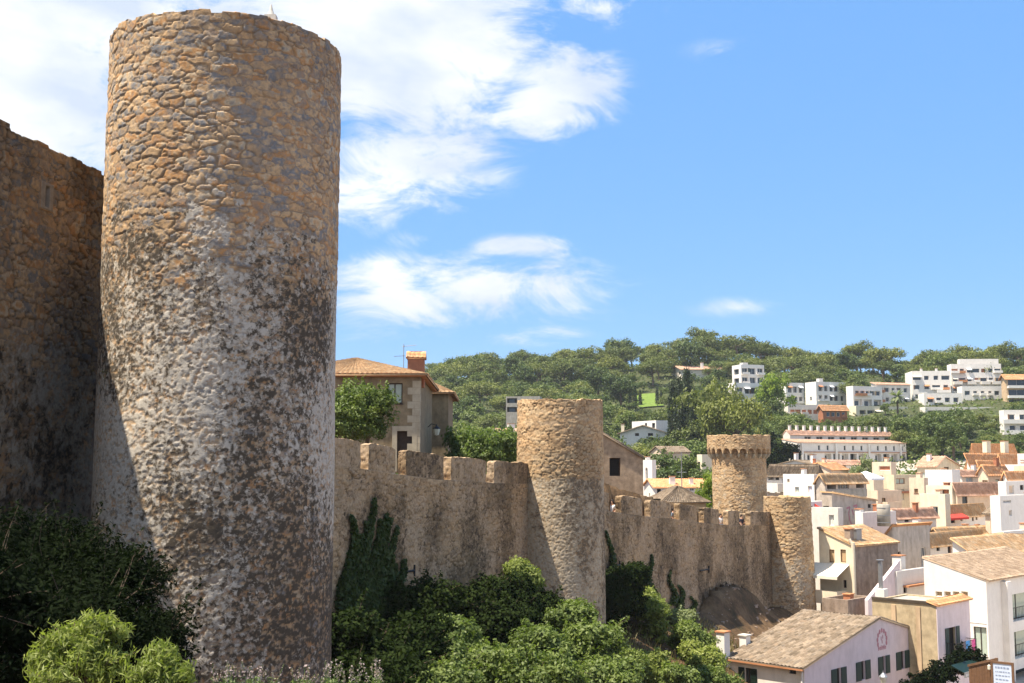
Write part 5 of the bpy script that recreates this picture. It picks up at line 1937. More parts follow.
def town_bits():
    # thin mast behind the lower wall
    p = at(682, 498, 118)
    b = MB()
    b.tube([(p.x, p.y, p.z - 2), (p.x, p.y, at(682, 452, 118).z)], [.07, .035], 6)
    b.tube([(p.x - .5, p.y, p.z + 2.6), (p.x + .5, p.y, p.z + 2.6)], .025, 5)
    tag(b.build('aerial_mast', M['steel']), 'tall thin steel mast rising over the brown hipped roof behind the lower wall', 'mast')
    # round water tank
    p = at(884, 526, 112)
    b = MB()
    b.lathe([(0, 0), (.62, 0), (.62, 2.0), (.55, 2.06), (0, 2.08)], n=24)
    o = empty('water_tank', p)
    tag(o, 'round pale water tank standing on a white roof', 'tank')
    b.build('tank_shell', M['concrete'], o, True)
    b = MB()
    for z in (.3, 1.0, 1.7):
        b.lathe([(.622, z), (.64, z + .01), (.64, z + .06), (.622, z + .07)], n=24)
    b.build('hoop', M['steel'], o)
    # white canopy
    p = at(866, 481, 150)
    o = empty('parasol', (p.x, p.y, p.z - 1.6))
    tag(o, 'big white canvas parasol on a roof terrace above the grey gable wall', 'parasol')
    b = MB()
    n = 8
    for k in range(n):
        t0, t1 = 2 * math.pi * k / n, 2 * math.pi * (k + 1) / n
        b.quad((0, 0, 2.9), (2.4 * math.cos(t0), 2.4 * math.sin(t0), 2.0), (2.4 * math.cos(t1), 2.4 * math.sin(t1), 2.0))
        b.quad((2.4 * math.cos(t0), 2.4 * math.sin(t0), 2.0), (2.4 * math.cos(t1), 2.4 * math.sin(t1), 2.0), (2.4 * math.cos(t1), 2.4 * math.sin(t1), 1.75), (2.4 * math.cos(t0), 2.4 * math.sin(t0), 1.75))
    b.build('canopy', M['white_cloth'], o)
    b = MB()
    b.tube([(0, 0, 0), (0, 0, 2.8)], .04, 6)
    b.build('pole', M['trim'], o)
    # laundry on the balcony
    h, bal = HT['balcony']
    for i, (f, mt, lb) in enumerate(((.45, 'blue_cloth', 'light blue cloth hung over the iron flower balcony'), (.72, 'pink_cloth', 'pink patterned cloth hung over the iron flower balcony'))):
        t0 = bal[0] + (bal[1] - bal[0]) * f
        b = MB()
        n = 6
        for j in range(n):
            t = t0 + j * .1
            o0, o1 = .80 + .03 * math.sin(j * 2), .80 + .03 * math.sin((j + 1) * 2)
            P = [h.P('f', t, o0, bal[2] + .35), h.P('f', t + .1, o1, bal[2] + .35), h.P('f', t + .1, o1, bal[2] + 1.2), h.P('f', t, o0, bal[2] + 1.2)]
            n_ = Vector((0, -.015, 0))
            b.hexa([P[0], P[1], P[1] + n_, P[0] + n_, P[3], P[2], P[2] + n_, P[3] + n_])
        ob = b.build('hanging_cloth', M[mt])
        ob.matrix_world = h.root.matrix_basis.copy()
        tag(ob, lb, 'laundry')
    # street lamp in front of the pink house
    p = at(883.5, 684, 62)
    zg = gz(p.x, p.y)
    o = empty('street_lamp', (p.x, p.y, zg))
    tag(o, 'old style street lamp with a pale glass lantern in front of the pink house', 'street lamp')
    hh = p.z - zg - .1
    b = MB()
    b.lathe([(.16, 0), (.16, .3), (.08, .5), (.05, 1.2), (.045, hh), (.09, hh + .02), (0, hh + .03)], n=10)
    b.build('post', M['iron'], o)
    b = MB()
    b.lathe([(.08, hh + .04), (.20, hh + .42), (.20, hh + .45), (0, hh + .45)], n=8)
    b.build('lamp_glass', M['lamp_glass'], o)
    b = MB()
    b.lathe([(.23, hh + .453), (.21, hh + .50), (.08, hh + .64), (.03, hh + .68), (.02, hh + .78), (0, hh + .79)], n=8)
    b.build('lamp_cap', M['steel'], o)
    # notice board on a timber porch by the white house
    p = at(1002, 664, 66)
    zg = gz(p.x, p.y)
    o = empty('notice_board', (p.x, p.y, zg), R(-40))
    tag(o, 'pale blue menu board with grey lettering in a wooden frame by the white house', 'sign')
    top = p.z - zg
    b = MB()
    b.box((-.5, 0, top - 2.2), (.5, .05, top))
    b.build('board', M['board'], o)
    b = MB()
    for x0, x1, z0, z1 in ((-.62, -.503, 0, top + .12), (.503, .62, 0, top + .12), (-.5, .5, top + .003, top + .12)):
        b.box((x0, -.03, z0), (x1, .08, z1))
    b.build('frame', M['wood'], o)
    b = MB()
    random.seed(3)
    for i in range(9):
        z = top - .25 - i * .21
        x = -.38
        while x < .34:
            w = random.uniform(.05, .17)
            b.box((x, -.012, z), (min(x + w, .4), -.003, z + (.09 if i == 0 else .055)))
            x += w + .05
    b.build('lettering', M['ink'], o)
    # timber porch
    p = at(981, 667, 68)
    zg = gz(p.x, p.y)
    o = empty('porch', (p.x, p.y, zg), R(-40))
    tag(o, 'brown timber porch with a small lantern at the corner of the white house', 'porch')
    top = p.z - zg
    b = MB()
    for i in range(10):
        b.box((-.7 + i * .15, 0, 0), (-.7 + i * .15 + .142, .06, top + i * .05))
    b.build('plank_wall', M['wood'], o)
    b = MB()
    b.box((.82, -.05, 0), (.95, .10, top + .6))
    b.box((-.75, -.05, top - .05), (.81, -.003, top + .08), lambda q: Vector((q.x, q.y, q.z + (q.x + .7) * .33)))
    b.build('beam', M['wood'], o)
    b = MB()
    b.lathe([(.0, top - .1), (.09, top - .05), (.09, top + .15), (0, top + .22)], (.5, -.14, 0), 8)
    b.build('lantern', M['lamp_glass'], o)
    # green awning in the creeper below the balcony
    p = at(951, 666, 72)
    o = empty('shop_awning', p, R(-45) + math.pi / 2 - R(0))
    o.rotation_euler = (0, 0, R(45))
    tag(o, 'dark green shop awning with a pale lettered edge under the black-green creeper', 'awning')
    b = MB()
    b.hexa([Vector(q) for q in ((0, 0, 0), (3.0, 0, 0), (3.0, -.8, -.35), (0, -.8, -.35), (0, 0, .05), (3.0, 0, .05), (3.0, -.8, -.3), (0, -.8, -.3))])
    b.build('canopy', M['green'], o)
    b = MB()
    b.box((0, -.84, -.62), (3.0, -.803, -.3))
    v = b.build('valance', M['steel'], o)
    b = MB()
    x = .15
    while x < 2.8:
        w = random.uniform(.05, .12)
        b.box((x, -.85, -.54), (x + w, -.842, -.40))
        x += w + .05
    b.build('lettering', M['trim'], v)
    # iron wall ties
    for px, py, D, wl in ((402, 572, 0, 1), (704, 570, 0, 2), (613, 566, 0, 2)):
        root, d, n, L = wall1 if wl == 1 else wall2
        P0 = WB if wl == 1 else WC
        s = s_of_px(P0, d, px, -8)
        y = P0[1] + d.y * s
        q = at(px, py, y)
        b = MB()
        c = Vector((P0[0], P0[1], 0)) + d * s
        c.z = q.z
        c += n * .05
        b.tube([c - d * .9, c + d * .9], .05, 6)
        b.tube([c + d * .9 + Vector((0, 0, -.25)), c + d * .9 + Vector((0, 0, .25))], .05, 6)
        tag(b.build('wall_tie', M['iron']), {402: 'rusty iron tie bar on the upper wall above the bushes', 704: 'dark iron tie bar in the middle of the lower wall', 613: 'iron tie bar beside the ivy next to the middle tower'}[px], 'tie bar')
    # small finial seen over the rim of the largest tower
    q = at(271, 16, 27.0)
    o = empty('finial', (q.x, q.y, q.z - .3))
    tag(o, 'small pale pointed finial on the rim of the largest tower', 'finial')
    b = MB()
    b.box((-.14, -.12, 0), (.14, .12, .30))
    b.build('finial_base', M['stone_pale'], o)
    b = MB()
    b.lathe([(.10, .303), (.055, .42), (.02, .56), (.0, .62)], n=10)
    b.build('spike', M['stone_pale'], o)


town_bits()


# ------------------------------------------------------------------ vegetation
def leaf_mesh(name, C, size, rs, aspect=.45, out=None, up=.35, tone=None, droop=0.0):
    """one small folded leaf quad per point of C, turned loosely outward; tone 0..1 per leaf"""
    n = len(C)
    nr = rs.normal(size=(n, 3))
    if out is not None:
        nr = nr * .75 + out
    nr[:, 2] += up
    nr /= np.linalg.norm(nr, axis=1)[:, None]
    t = np.cross(nr, rs.normal(size=(n, 3)))
    t[:, 2] -= droop
    t /= np.linalg.norm(t, axis=1)[:, None] + 1e-9
    b = np.cross(nr, t)
    L = size * (.7 + .6 * rs.random(n))[:, None]
    tip, root = C + t * L * .5, C - t * L * .5
    mid = C + nr * L * .06
    s1, s2 = mid + b * L * aspect * .5, mid - b * L * aspect * .5
    V = np.stack([root, s1, tip, s2], 1).reshape(-1, 3)
    F = np.arange(4 * n).reshape(n, 4)
    tone = rs.random(n) if tone is None else np.clip(tone + .25 * (rs.random(n) - .5), 0, 1)
    A = np.repeat(np.stack([tone] * 4, -1), 4, axis=0)
    return np_mesh(name, V, F, {'leaf': A})


def blob_points(rs, lobes, per, clump, shell=.55):
    """leaf places: clumps sit on the lobes (cx,cy,cz,rx,ry,rz), leaves gather round the clumps"""
    pts, outs, tone = [], [], []
    for (cx, cy, cz, rx, ry, rz, n) in lobes:
        d = rs.normal(size=(n, 3))
        d /= np.linalg.norm(d, axis=1)[:, None]
        d[:, 2] = np.where(d[:, 2] < -.35, -d[:, 2] * .6, d[:, 2])
        r = shell + (1.06 - shell) * rs.random(n) ** .6
        cc = np.array((cx, cy, cz)) + d * np.array((rx, ry, rz)) * r[:, None]
        sz = clump * (.6 + .8 * rs.random(n))
        ct = rs.random(n)
        q = rs.normal(size=(n, per, 3)) * .5
        ln = np.linalg.norm(q, axis=2, keepdims=True)
        q = q / np.maximum(ln, 1)
        pts.append((cc[:, None] + q * sz[:, None, None] * np.array((1, 1, .75))).reshape(-1, 3))
        outs.append((np.repeat(d[:, None], per, 1) * .5 + q * .9).reshape(-1, 3))
        tone.append(np.repeat(ct * .6 + .2, per) + .25 * q[..., 2].ravel())
    return np.concatenate(pts), np.concatenate(outs), np.concatenate(tone)


def trunk_mesh(h, r, limbs, rs, lean=.0):
    b = MB()
    pts = [Vector((0, 0, -.5)), Vector((lean * .2, 0, h * .35)), Vector((lean * .6, lean * .2, h * .7)), Vector((lean, lean * .3, h))]
    b.tube(pts, [r * 1.25, r, r * .8, r * .55], 7)
    for (x, y, z) in limbs:
        s = pts[2].lerp(pts[3], rs.random() * .8)
        m = s.lerp(Vector((x, y, z)), .55) + Vector((0, 0, -.15 * h * .2))
        b.tube([s, m, Vector((x, y, z))], [r * .5, r * .32, r * .12], 5)
    me = bpy.data.meshes.new('trunk')
    me.from_pydata(b.v, [], b.f)
    me.update()
    me.materials.append(M['trunk'])
    return me


def tree_proto(kind, seed):
    rs = np.random.default_rng(seed)
    if kind == 'pine':              # broad umbrella crown of flattened pads
        lobes = []
        nl = rs.integers(8, 12)
        for i in range(nl):
            a, r = rs.random() * 6.28, 3.4 * math.sqrt(rs.random())
            lobes.append((r * math.cos(a), r * math.sin(a), 5.4 - .12 * r * r + rs.normal() * .5, 1.5 + rs.random() * .9, 1.5 + rs.random() * .9, 1.0 + .5 * rs.random(), 30))
        P, O, T = blob_points(rs, lobes, 12, .62)
        crown = leaf_mesh('crown', P, .42, rs, .5, O, .5, T)
        mat = 'pine_leaf'
        trunk = trunk_mesh(4.6, .26, [(l[0], l[1], l[2] - .2) for l in lobes[:6]], rs, rs.normal() * .5)
    elif kind == 'oak':
        lobes = []
        for i in range(11):
            a, r = rs.random() * 6.28, 2.3 * math.sqrt(rs.random())
            lobes.append((r * math.cos(a), r * math.sin(a), 3.0 + 3.3 * rs.random(), 1.5 + rs.random() * .7, 1.5 + rs.random() * .7, 1.3 + .5 * rs.random(), 28))
        P, O, T = blob_points(rs, lobes, 12, .6)
        crown = leaf_mesh('crown', P, .42, rs, .6, O, .4, T)
        mat = 'oak_leaf'
        trunk = trunk_mesh(4.5, .25, [(l[0], l[1], l[2]) for l in lobes[:5]], rs)
    elif kind == 'cypress':
        n = 330
        z = rs.random(n) ** 1.1
        r = 1.15 * np.sqrt(np.clip(1 - z, 0, 1)) * (.55 + .45 * np.minimum(1, z * 8)) * (.75 + .35 * rs.random(n))
        a = rs.random(n) * 6.28
        cc = np.stack([r * np.cos(a), r * np.sin(a), .4 + z * 11.5], -1)
        q = rs.normal(size=(n, 11, 3)) * np.array((.22, .22, .45))
        P = (cc[:, None] + q).reshape(-1, 3)
        O = np.repeat(np.stack([np.cos(a), np.sin(a), a * 0], -1)[:, None], 11, 1).reshape(-1, 3)
        crown = leaf_mesh('crown', P, .42, rs, .45, O, .2, np.repeat(rs.random(n), 11))
        mat = 'cypress_leaf'
        trunk = trunk_mesh(10.0, .22, [], rs)
    elif kind == 'palm':
        V, F, A = [], [], []
        k = 0
        for i in range(34):
            a = i * 2.4
            e = -.5 + 1.7 * rs.random()
            p = np.array((0, 0, 5.0))
            d = np.array((math.cos(a) * math.cos(e), math.sin(a) * math.cos(e), math.sin(e)))
            side = np.array((-math.sin(a), math.cos(a), 0))
            prev = None
            for j in range(8):
                w = .34 * math.sin(math.pi * (j + .6) / 8.2)
                row = [p - side * w - np.array((0, 0, w * .5)), p, p + side * w - np.array((0, 0, w * .5))]
                V += row
                A += [[.3 + .5 * rs.random()] * 4] * 3
                if prev is not None:
                    F += [[prev, prev + 1, k + 1, k], [prev + 1, prev + 2, k + 2, k + 1]]
                prev = k
                k += 3
                d = d + np.array((0, 0, -.14))
                d /= np.linalg.norm(d)
                p = p + d * .36
        crown = np_mesh('crown', np.array(V), np.array(F), {'leaf': np.array(A)})
        mat = 'olive_leaf'
        trunk = trunk_mesh(5.0, .28, [], rs)
    crown.materials.append(M[mat])
    return trunk, crown


PROTO = {k: [tree_proto(k, 100 + 10 * j + i) for i in range(n)] for j, (k, n) in enumerate((('pine', 5), ('oak', 5), ('cypress', 2), ('palm', 1)))}
NAMES = {'pine': 'pine_tree', 'oak': 'broadleaf_tree', 'cypress': 'cypress_tree', 'palm': 'palm_tree'}


def plant_tree(kind, x, y, s, label, group=None, z=None, mat=None, sz=1.0, which=None):
    tr, cr = PROTO[kind][which if which is not None else random.randrange(len(PROTO[kind]))]
    root = empty(NAMES[kind], (x, y, gz(x, y) if z is None else z), random.random() * 6.28)
    root.scale = (s, s, s * sz)
    tag(root, label, 'tree', group)
    for nm, me in (('trunk', tr), ('crown', cr)):
        o = bpy.data.objects.new(nm, me)
        COL.objects.link(o)
        o.parent = root
        if nm == 'crown' and mat:
            o.material_slots[0].link = 'OBJECT'
            o.material_slots[0].material = M[mat]
    return root


def hill_trees():
    rs = np.random.default_rng(11)
    random.seed(12)
    # houses to be kept in view: picture boxes and how far off they stand
    keep = [(730, 362, 773, 394, 410), (784, 380, 806, 400, 403), (804, 377, 912, 405, 392), (905, 366, 1003, 412, 410), (999, 374, 1060, 402, 390), (999, 404, 1060, 434, 330),
            (815, 402, 848, 420, 370), (786, 404, 822, 415, 375), (782, 428, 908, 470, 262), (617, 411, 671, 440, 295), (674, 360, 722, 368, 465), (500, 390, 545, 420, 325),
            (967, 440, 1060, 480, 185), (852, 404, 910, 416, 380), (640, 480, 745, 500, 145), (493, 428, 530, 438, 215), (640, 458, 658, 482, 160), (648, 450, 692, 457, 220), (692, 455, 716, 462, 195),
            (640, 380, 657, 409, 448)]
    foot = [(o.matrix_basis.translation.x, o.matrix_basis.translation.y) for o in COL.objects if o.get('category') in ('house', 'apartment building', 'wall')]
    made = []
    groups = {
        'sky': ('umbrella pine on the skyline of the wooded hill', 'pines along the skyline'),
        'up': ('round crowned tree in the wood on the upper hillside', 'trees of the upper wood'),
        'mid': ('tree in the wood between the castle and the hillside houses', 'trees of the lower wood'),
        'town': ('dark tree in the grove between the white apartment row and the tall blocks', 'trees of the grove above the town')}
    cand = []
    for i in range(9000):
        px = 425 + 640 * rs.random()
        D = 235 + 310 * rs.random()
        cand.append((px, D))
    cand.sort(key=lambda c: 0 if c[1] > 460 else 1 if c[0] > 765 and c[1] < 405 else 2)
    for px, D in cand:
        if len(made) >= 286:
            break
        x = (px - 512) / FPX * D
        g = gz(x, D)
        upx, upy = to_px((x, D, g))
        if D > 545:
            continue
        zone = 'sky' if D > 470 else 'up' if D > 385 else ('town' if px > 765 else 'mid')
        pine = rs.random() < {'sky': .85, 'up': .7, 'mid': .55, 'town': .22}[zone]
        kind = 'pine' if pine else 'oak'
        s = (1.15 + .75 * rs.random()) * (1.0 if pine else .95) * (1.1 if zone == 'sky' else 1)
        for s in (s, s * .65, s * .45):
            top = to_px((x, D, g + (6.5 if pine else 7.0) * s))[1]
            w = 4.2 * s / D * FPX
            bad = False
            for x0, y0, x1, y1, hd in keep:
                if D < hd and px + w * .8 > x0 and px - w * .8 < x1 and top < y1 - 1 and upy > y0:
                    bad = True
                    break
            if not bad:
                break
        if bad or (px > 770 and upy > 462) or (px > 960 and D < 260):
            continue
        if any(math.hypot(x - fx, D - fy) < 9 for fx, fy in foot):
            continue
        sp = (4.2 if s < .95 else 6.2) if zone == 'town' else 7.6 if D < 330 else 8.6 if D < 470 else 9.6
        if any(abs(x - a) < sp and math.hypot(x - a, (D - b) * .6) < sp for a, b in made):
            continue
        made.append((x, D))
        lb, gr = groups[zone]
        plant_tree(kind, x, D, s, lb, gr, g - .2)
    # the rest of the wood: crowns too many to tell apart, as one mass between the trees above
    V, F, A, n0 = [], [], [], 0
    k = 0
    used = list(made)
    for i in range(6000):
        if k >= 330:
            break
        px = 425 + 640 * rs.random()
        D = 240 + 300 * rs.random()
        x = (px - 512) / FPX * D
        g = gz(x, D)
        s = .7 + .6 * rs.random()
        upy = to_px((x, D, g))[1]
        bad = True
        for s in (s, s * .6):
            top = to_px((x, D, g + 6.0 * s))[1]
            w = 4.0 * s / D * FPX
            bad = any(D < hd and px + w * .8 > x0 and px - w * .8 < x1 and top < y1 - 1 and upy > y0 for x0, y0, x1, y1, hd in keep)
            if not bad:
                break
        if bad or (px > 770 and upy > 462) or any(math.hypot(x - fx, D - fy) < 8 for fx, fy in foot) or any(math.hypot(x - a, D - b) < 4.2 for a, b in used):
            continue
        used.append((x, D))
        k += 1
        me = PROTO['pine' if rs.random() < .5 else 'oak'][rs.integers(5)][1]
        nv = len(me.vertices)
        co = np.empty(nv * 3, np.float32)
        me.vertices.foreach_get('co', co)
        co = co.reshape(-1, 4, 3)
        ac = np.empty(nv * 4, np.float32)
        me.attributes['leaf'].data.foreach_get('color', ac)
        ac = ac.reshape(-1, 4, 4)
        sel = rs.random(len(co)) < .42
        q, ac = co[sel], ac[sel]
        mid = q.mean(1, keepdims=True)
        q = mid + (q - mid) * 1.5
        t = rs.random() * 6.28
        rot = np.array(((math.cos(t), -math.sin(t), 0), (math.sin(t), math.cos(t), 0), (0, 0, 1)))
        q = q.reshape(-1, 3) @ rot.T * s + np.array((x, D, g - .8 * s))
        V.append(q)
        A.append(np.clip(ac.reshape(-1, 4) + rs.normal() * .2, 0, 1))
    V = np.concatenate(V)
    me = np_mesh('distant_wood', V, np.arange(len(V)).reshape(-1, 4), {'leaf': np.concatenate(A)})
    tag(link('distant_wood', me, M['oak_leaf']), kind='stuff')
    print('hill trees', len(made), k)
    # trees one can point to
    def one(kind, px, py_top, D, hm, label, mat=None, sz=1.0, which=None, group=None):
        p = at(px, py_top, D)
        g = gz(p.x, D)
        base = {'pine': 6.5, 'oak': 7.1, 'cypress': 11.9, 'palm': 6.3}[kind]
        s = (p.z - g) / base if hm is None else hm / base
        if s * base > 30:
            s = 30 / base
        if hm and p.z - s * base * sz > g:
            sz = min(1.9, (p.z - g + .2) / (s * base))
        plant_tree(kind, p.x, D, s, label, group, p.z - s * base * sz if hm else g - .1, mat, sz, which)
    one('oak', 774, 376, 372, 12.5, 'bright lime green round tree in front of the hillside blocks', 'lime_leaf')
    one('oak', 858, 460, 186, 4.6, 'pale round olive coloured tree in front of the long white apartment row', 'olive_leaf')
    one('palm', 897, 391, 378, 7.5, 'palm tree beside the tiled end of the terrace row')
    for i, (px, py, D, hm) in enumerate(((679, 378, 285, 17), (687, 372, 290, 18), (672, 384, 292, 15), (693, 388, 280, 13))):
        one('cypress', px, py, D, hm, 'tall dark cypress in the clump beside the white villa', group='cypresses beside the white villa')
    for i, (px, py, D, hm) in enumerate(((630, 389, 424, 8), (635, 387, 426, 8.5), (640, 390, 424, 8), (657, 388, 424, 8), (661, 391, 422, 7))):
        one('cypress', px, py, D, hm, 'clipped dark cypress beside the bright lawn above the white villa', group='cypresses beside the lawn')
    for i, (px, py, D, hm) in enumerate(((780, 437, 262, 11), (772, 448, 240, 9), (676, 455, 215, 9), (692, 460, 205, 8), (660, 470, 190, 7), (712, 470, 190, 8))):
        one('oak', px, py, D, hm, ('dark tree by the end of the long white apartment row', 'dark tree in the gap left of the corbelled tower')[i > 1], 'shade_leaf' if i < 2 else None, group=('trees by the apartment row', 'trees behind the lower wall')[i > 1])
    one('pine', 712, 388, 270, 13, 'large yellow-green pine standing above the corbelled tower')
    one('pine', 738, 398, 262, 11, 'second large pine standing just above the corbelled tower')
    # trees inside the upper wall
    for i, (px, py, D, hm) in enumerate(((462, 428, 84, 4.2), (478, 430, 78, 3.6), (496, 434, 80, 3.8), (511, 432, 82, 3.8))):
        one('oak', px, py, D, hm, 'leafy fresh green tree behind the parapet between the stone house and the middle tower', 'fresh_leaf', group='trees behind the upper parapet')
    one('oak', 709, 476, 128, 3.4, 'small bright green tree beside the corbelled tower', 'lime_leaf', 1.3)


hill_trees()


def lawn():
    x0, y0 = at(648, 400, 430).x, 430
    X, Y = np.meshgrid(np.linspace(x0 - 4.5, x0 + 4.5, 10), np.linspace(y0 - 12, y0 + 15, 16))
    Z = ground(X, Y) + .5
    me = np_mesh('lawn', np.stack([X, Y, Z], -1).reshape(-1, 3), grid_faces(16, 10))
    tag(link('lawn', me, m_plaster('bright_lawn', (.13, .19, .03), .2)), kind='structure')
    # low scrub under the trees
    rs = np.random.default_rng(5)
    n = 40000
    px = 335 + 740 * rs.random(n)
    D = 225 + 330 * rs.random(n)
    x = (px - 512) / FPX * D
    ok = ~((np.abs(x - x0) < 5.5) & (D > 412) & (D < 448))
    x, D = x[ok], D[ok]
    n = len(x)
    z = ground(x, D)
    C = np.stack([x, D, z + .15 + 1.5 * rs.random(n) ** 2 * (fbm(x / 5, D / 5, 3, 8) > .45)], -1)
    me = leaf_mesh('undergrowth', C, .95, rs, .8, None, .8)
    tag(link('undergrowth', me, M['oak_leaf']), kind='stuff')


lawn()


def shrub(name, label, lobes, per, clump, leaf, mat, seed, cat='shrub', group=None, aspect=.4, shell=.55, up=.4, at_=(0, 0, 0), stems=5, droop=0.0):
    rs = np.random.default_rng(seed)
    P, O, T = blob_points(rs, lobes, per, clump, shell)
    # long young shoots that break the outline
    SP, SO, ST = [P], [O], [T]
    twigs = MB()
    for l in lobes:
        for _ in range(5):
            dv = rs.normal(size=3)
            dv[2] = abs(dv[2]) + .3
            dv /= np.linalg.norm(dv)
            p0 = np.array(l[:3]) + dv * np.array(l[3:6]) * .8
            ln = l[3] * (.35 + .5 * rs.random())
            q = np.linspace(.15, 1, 16)[:, None]
            bend = rs.normal(size=3) * .2
            pts = p0 + (dv + bend * q) * q * ln
            SP.append(np.repeat(pts, 2, 0) + rs.normal(size=(32, 3)) * leaf * .35)
            SO.append(np.repeat(dv[None], 32, 0) + rs.normal(size=(32, 3)) * .5)
            ST.append(np.full(32, .75))
            twigs.tube([p0 - dv * l[3] * .5, pts[7], pts[-1]], [leaf * .09, leaf * .06, leaf * .03], 4, False)
    P, O, T = np.concatenate(SP), np.concatenate(SO), np.concatenate(ST)
    root = empty(name, at_)
    tag(root, label, cat, group)
    me = leaf_mesh('foliage', P, leaf, rs, aspect, O, up, T, droop)
    link('foliage', me, M[mat], root)
    b = twigs
    for l in lobes[:max(stems, len(lobes))]:
        x, y, z = l[0], l[1], l[2]
        zb = min(0, z - l[5] * 1.5)
        b.tube([(x * .3, y * .3, -.3), (x * .7, y * .7, z * .5), (x, y, z + l[5] * .5)], [.05 + leaf * .2, .03 + leaf * .12, .01], 5)
    b.build('stem', M['trunk'], root)
    return root


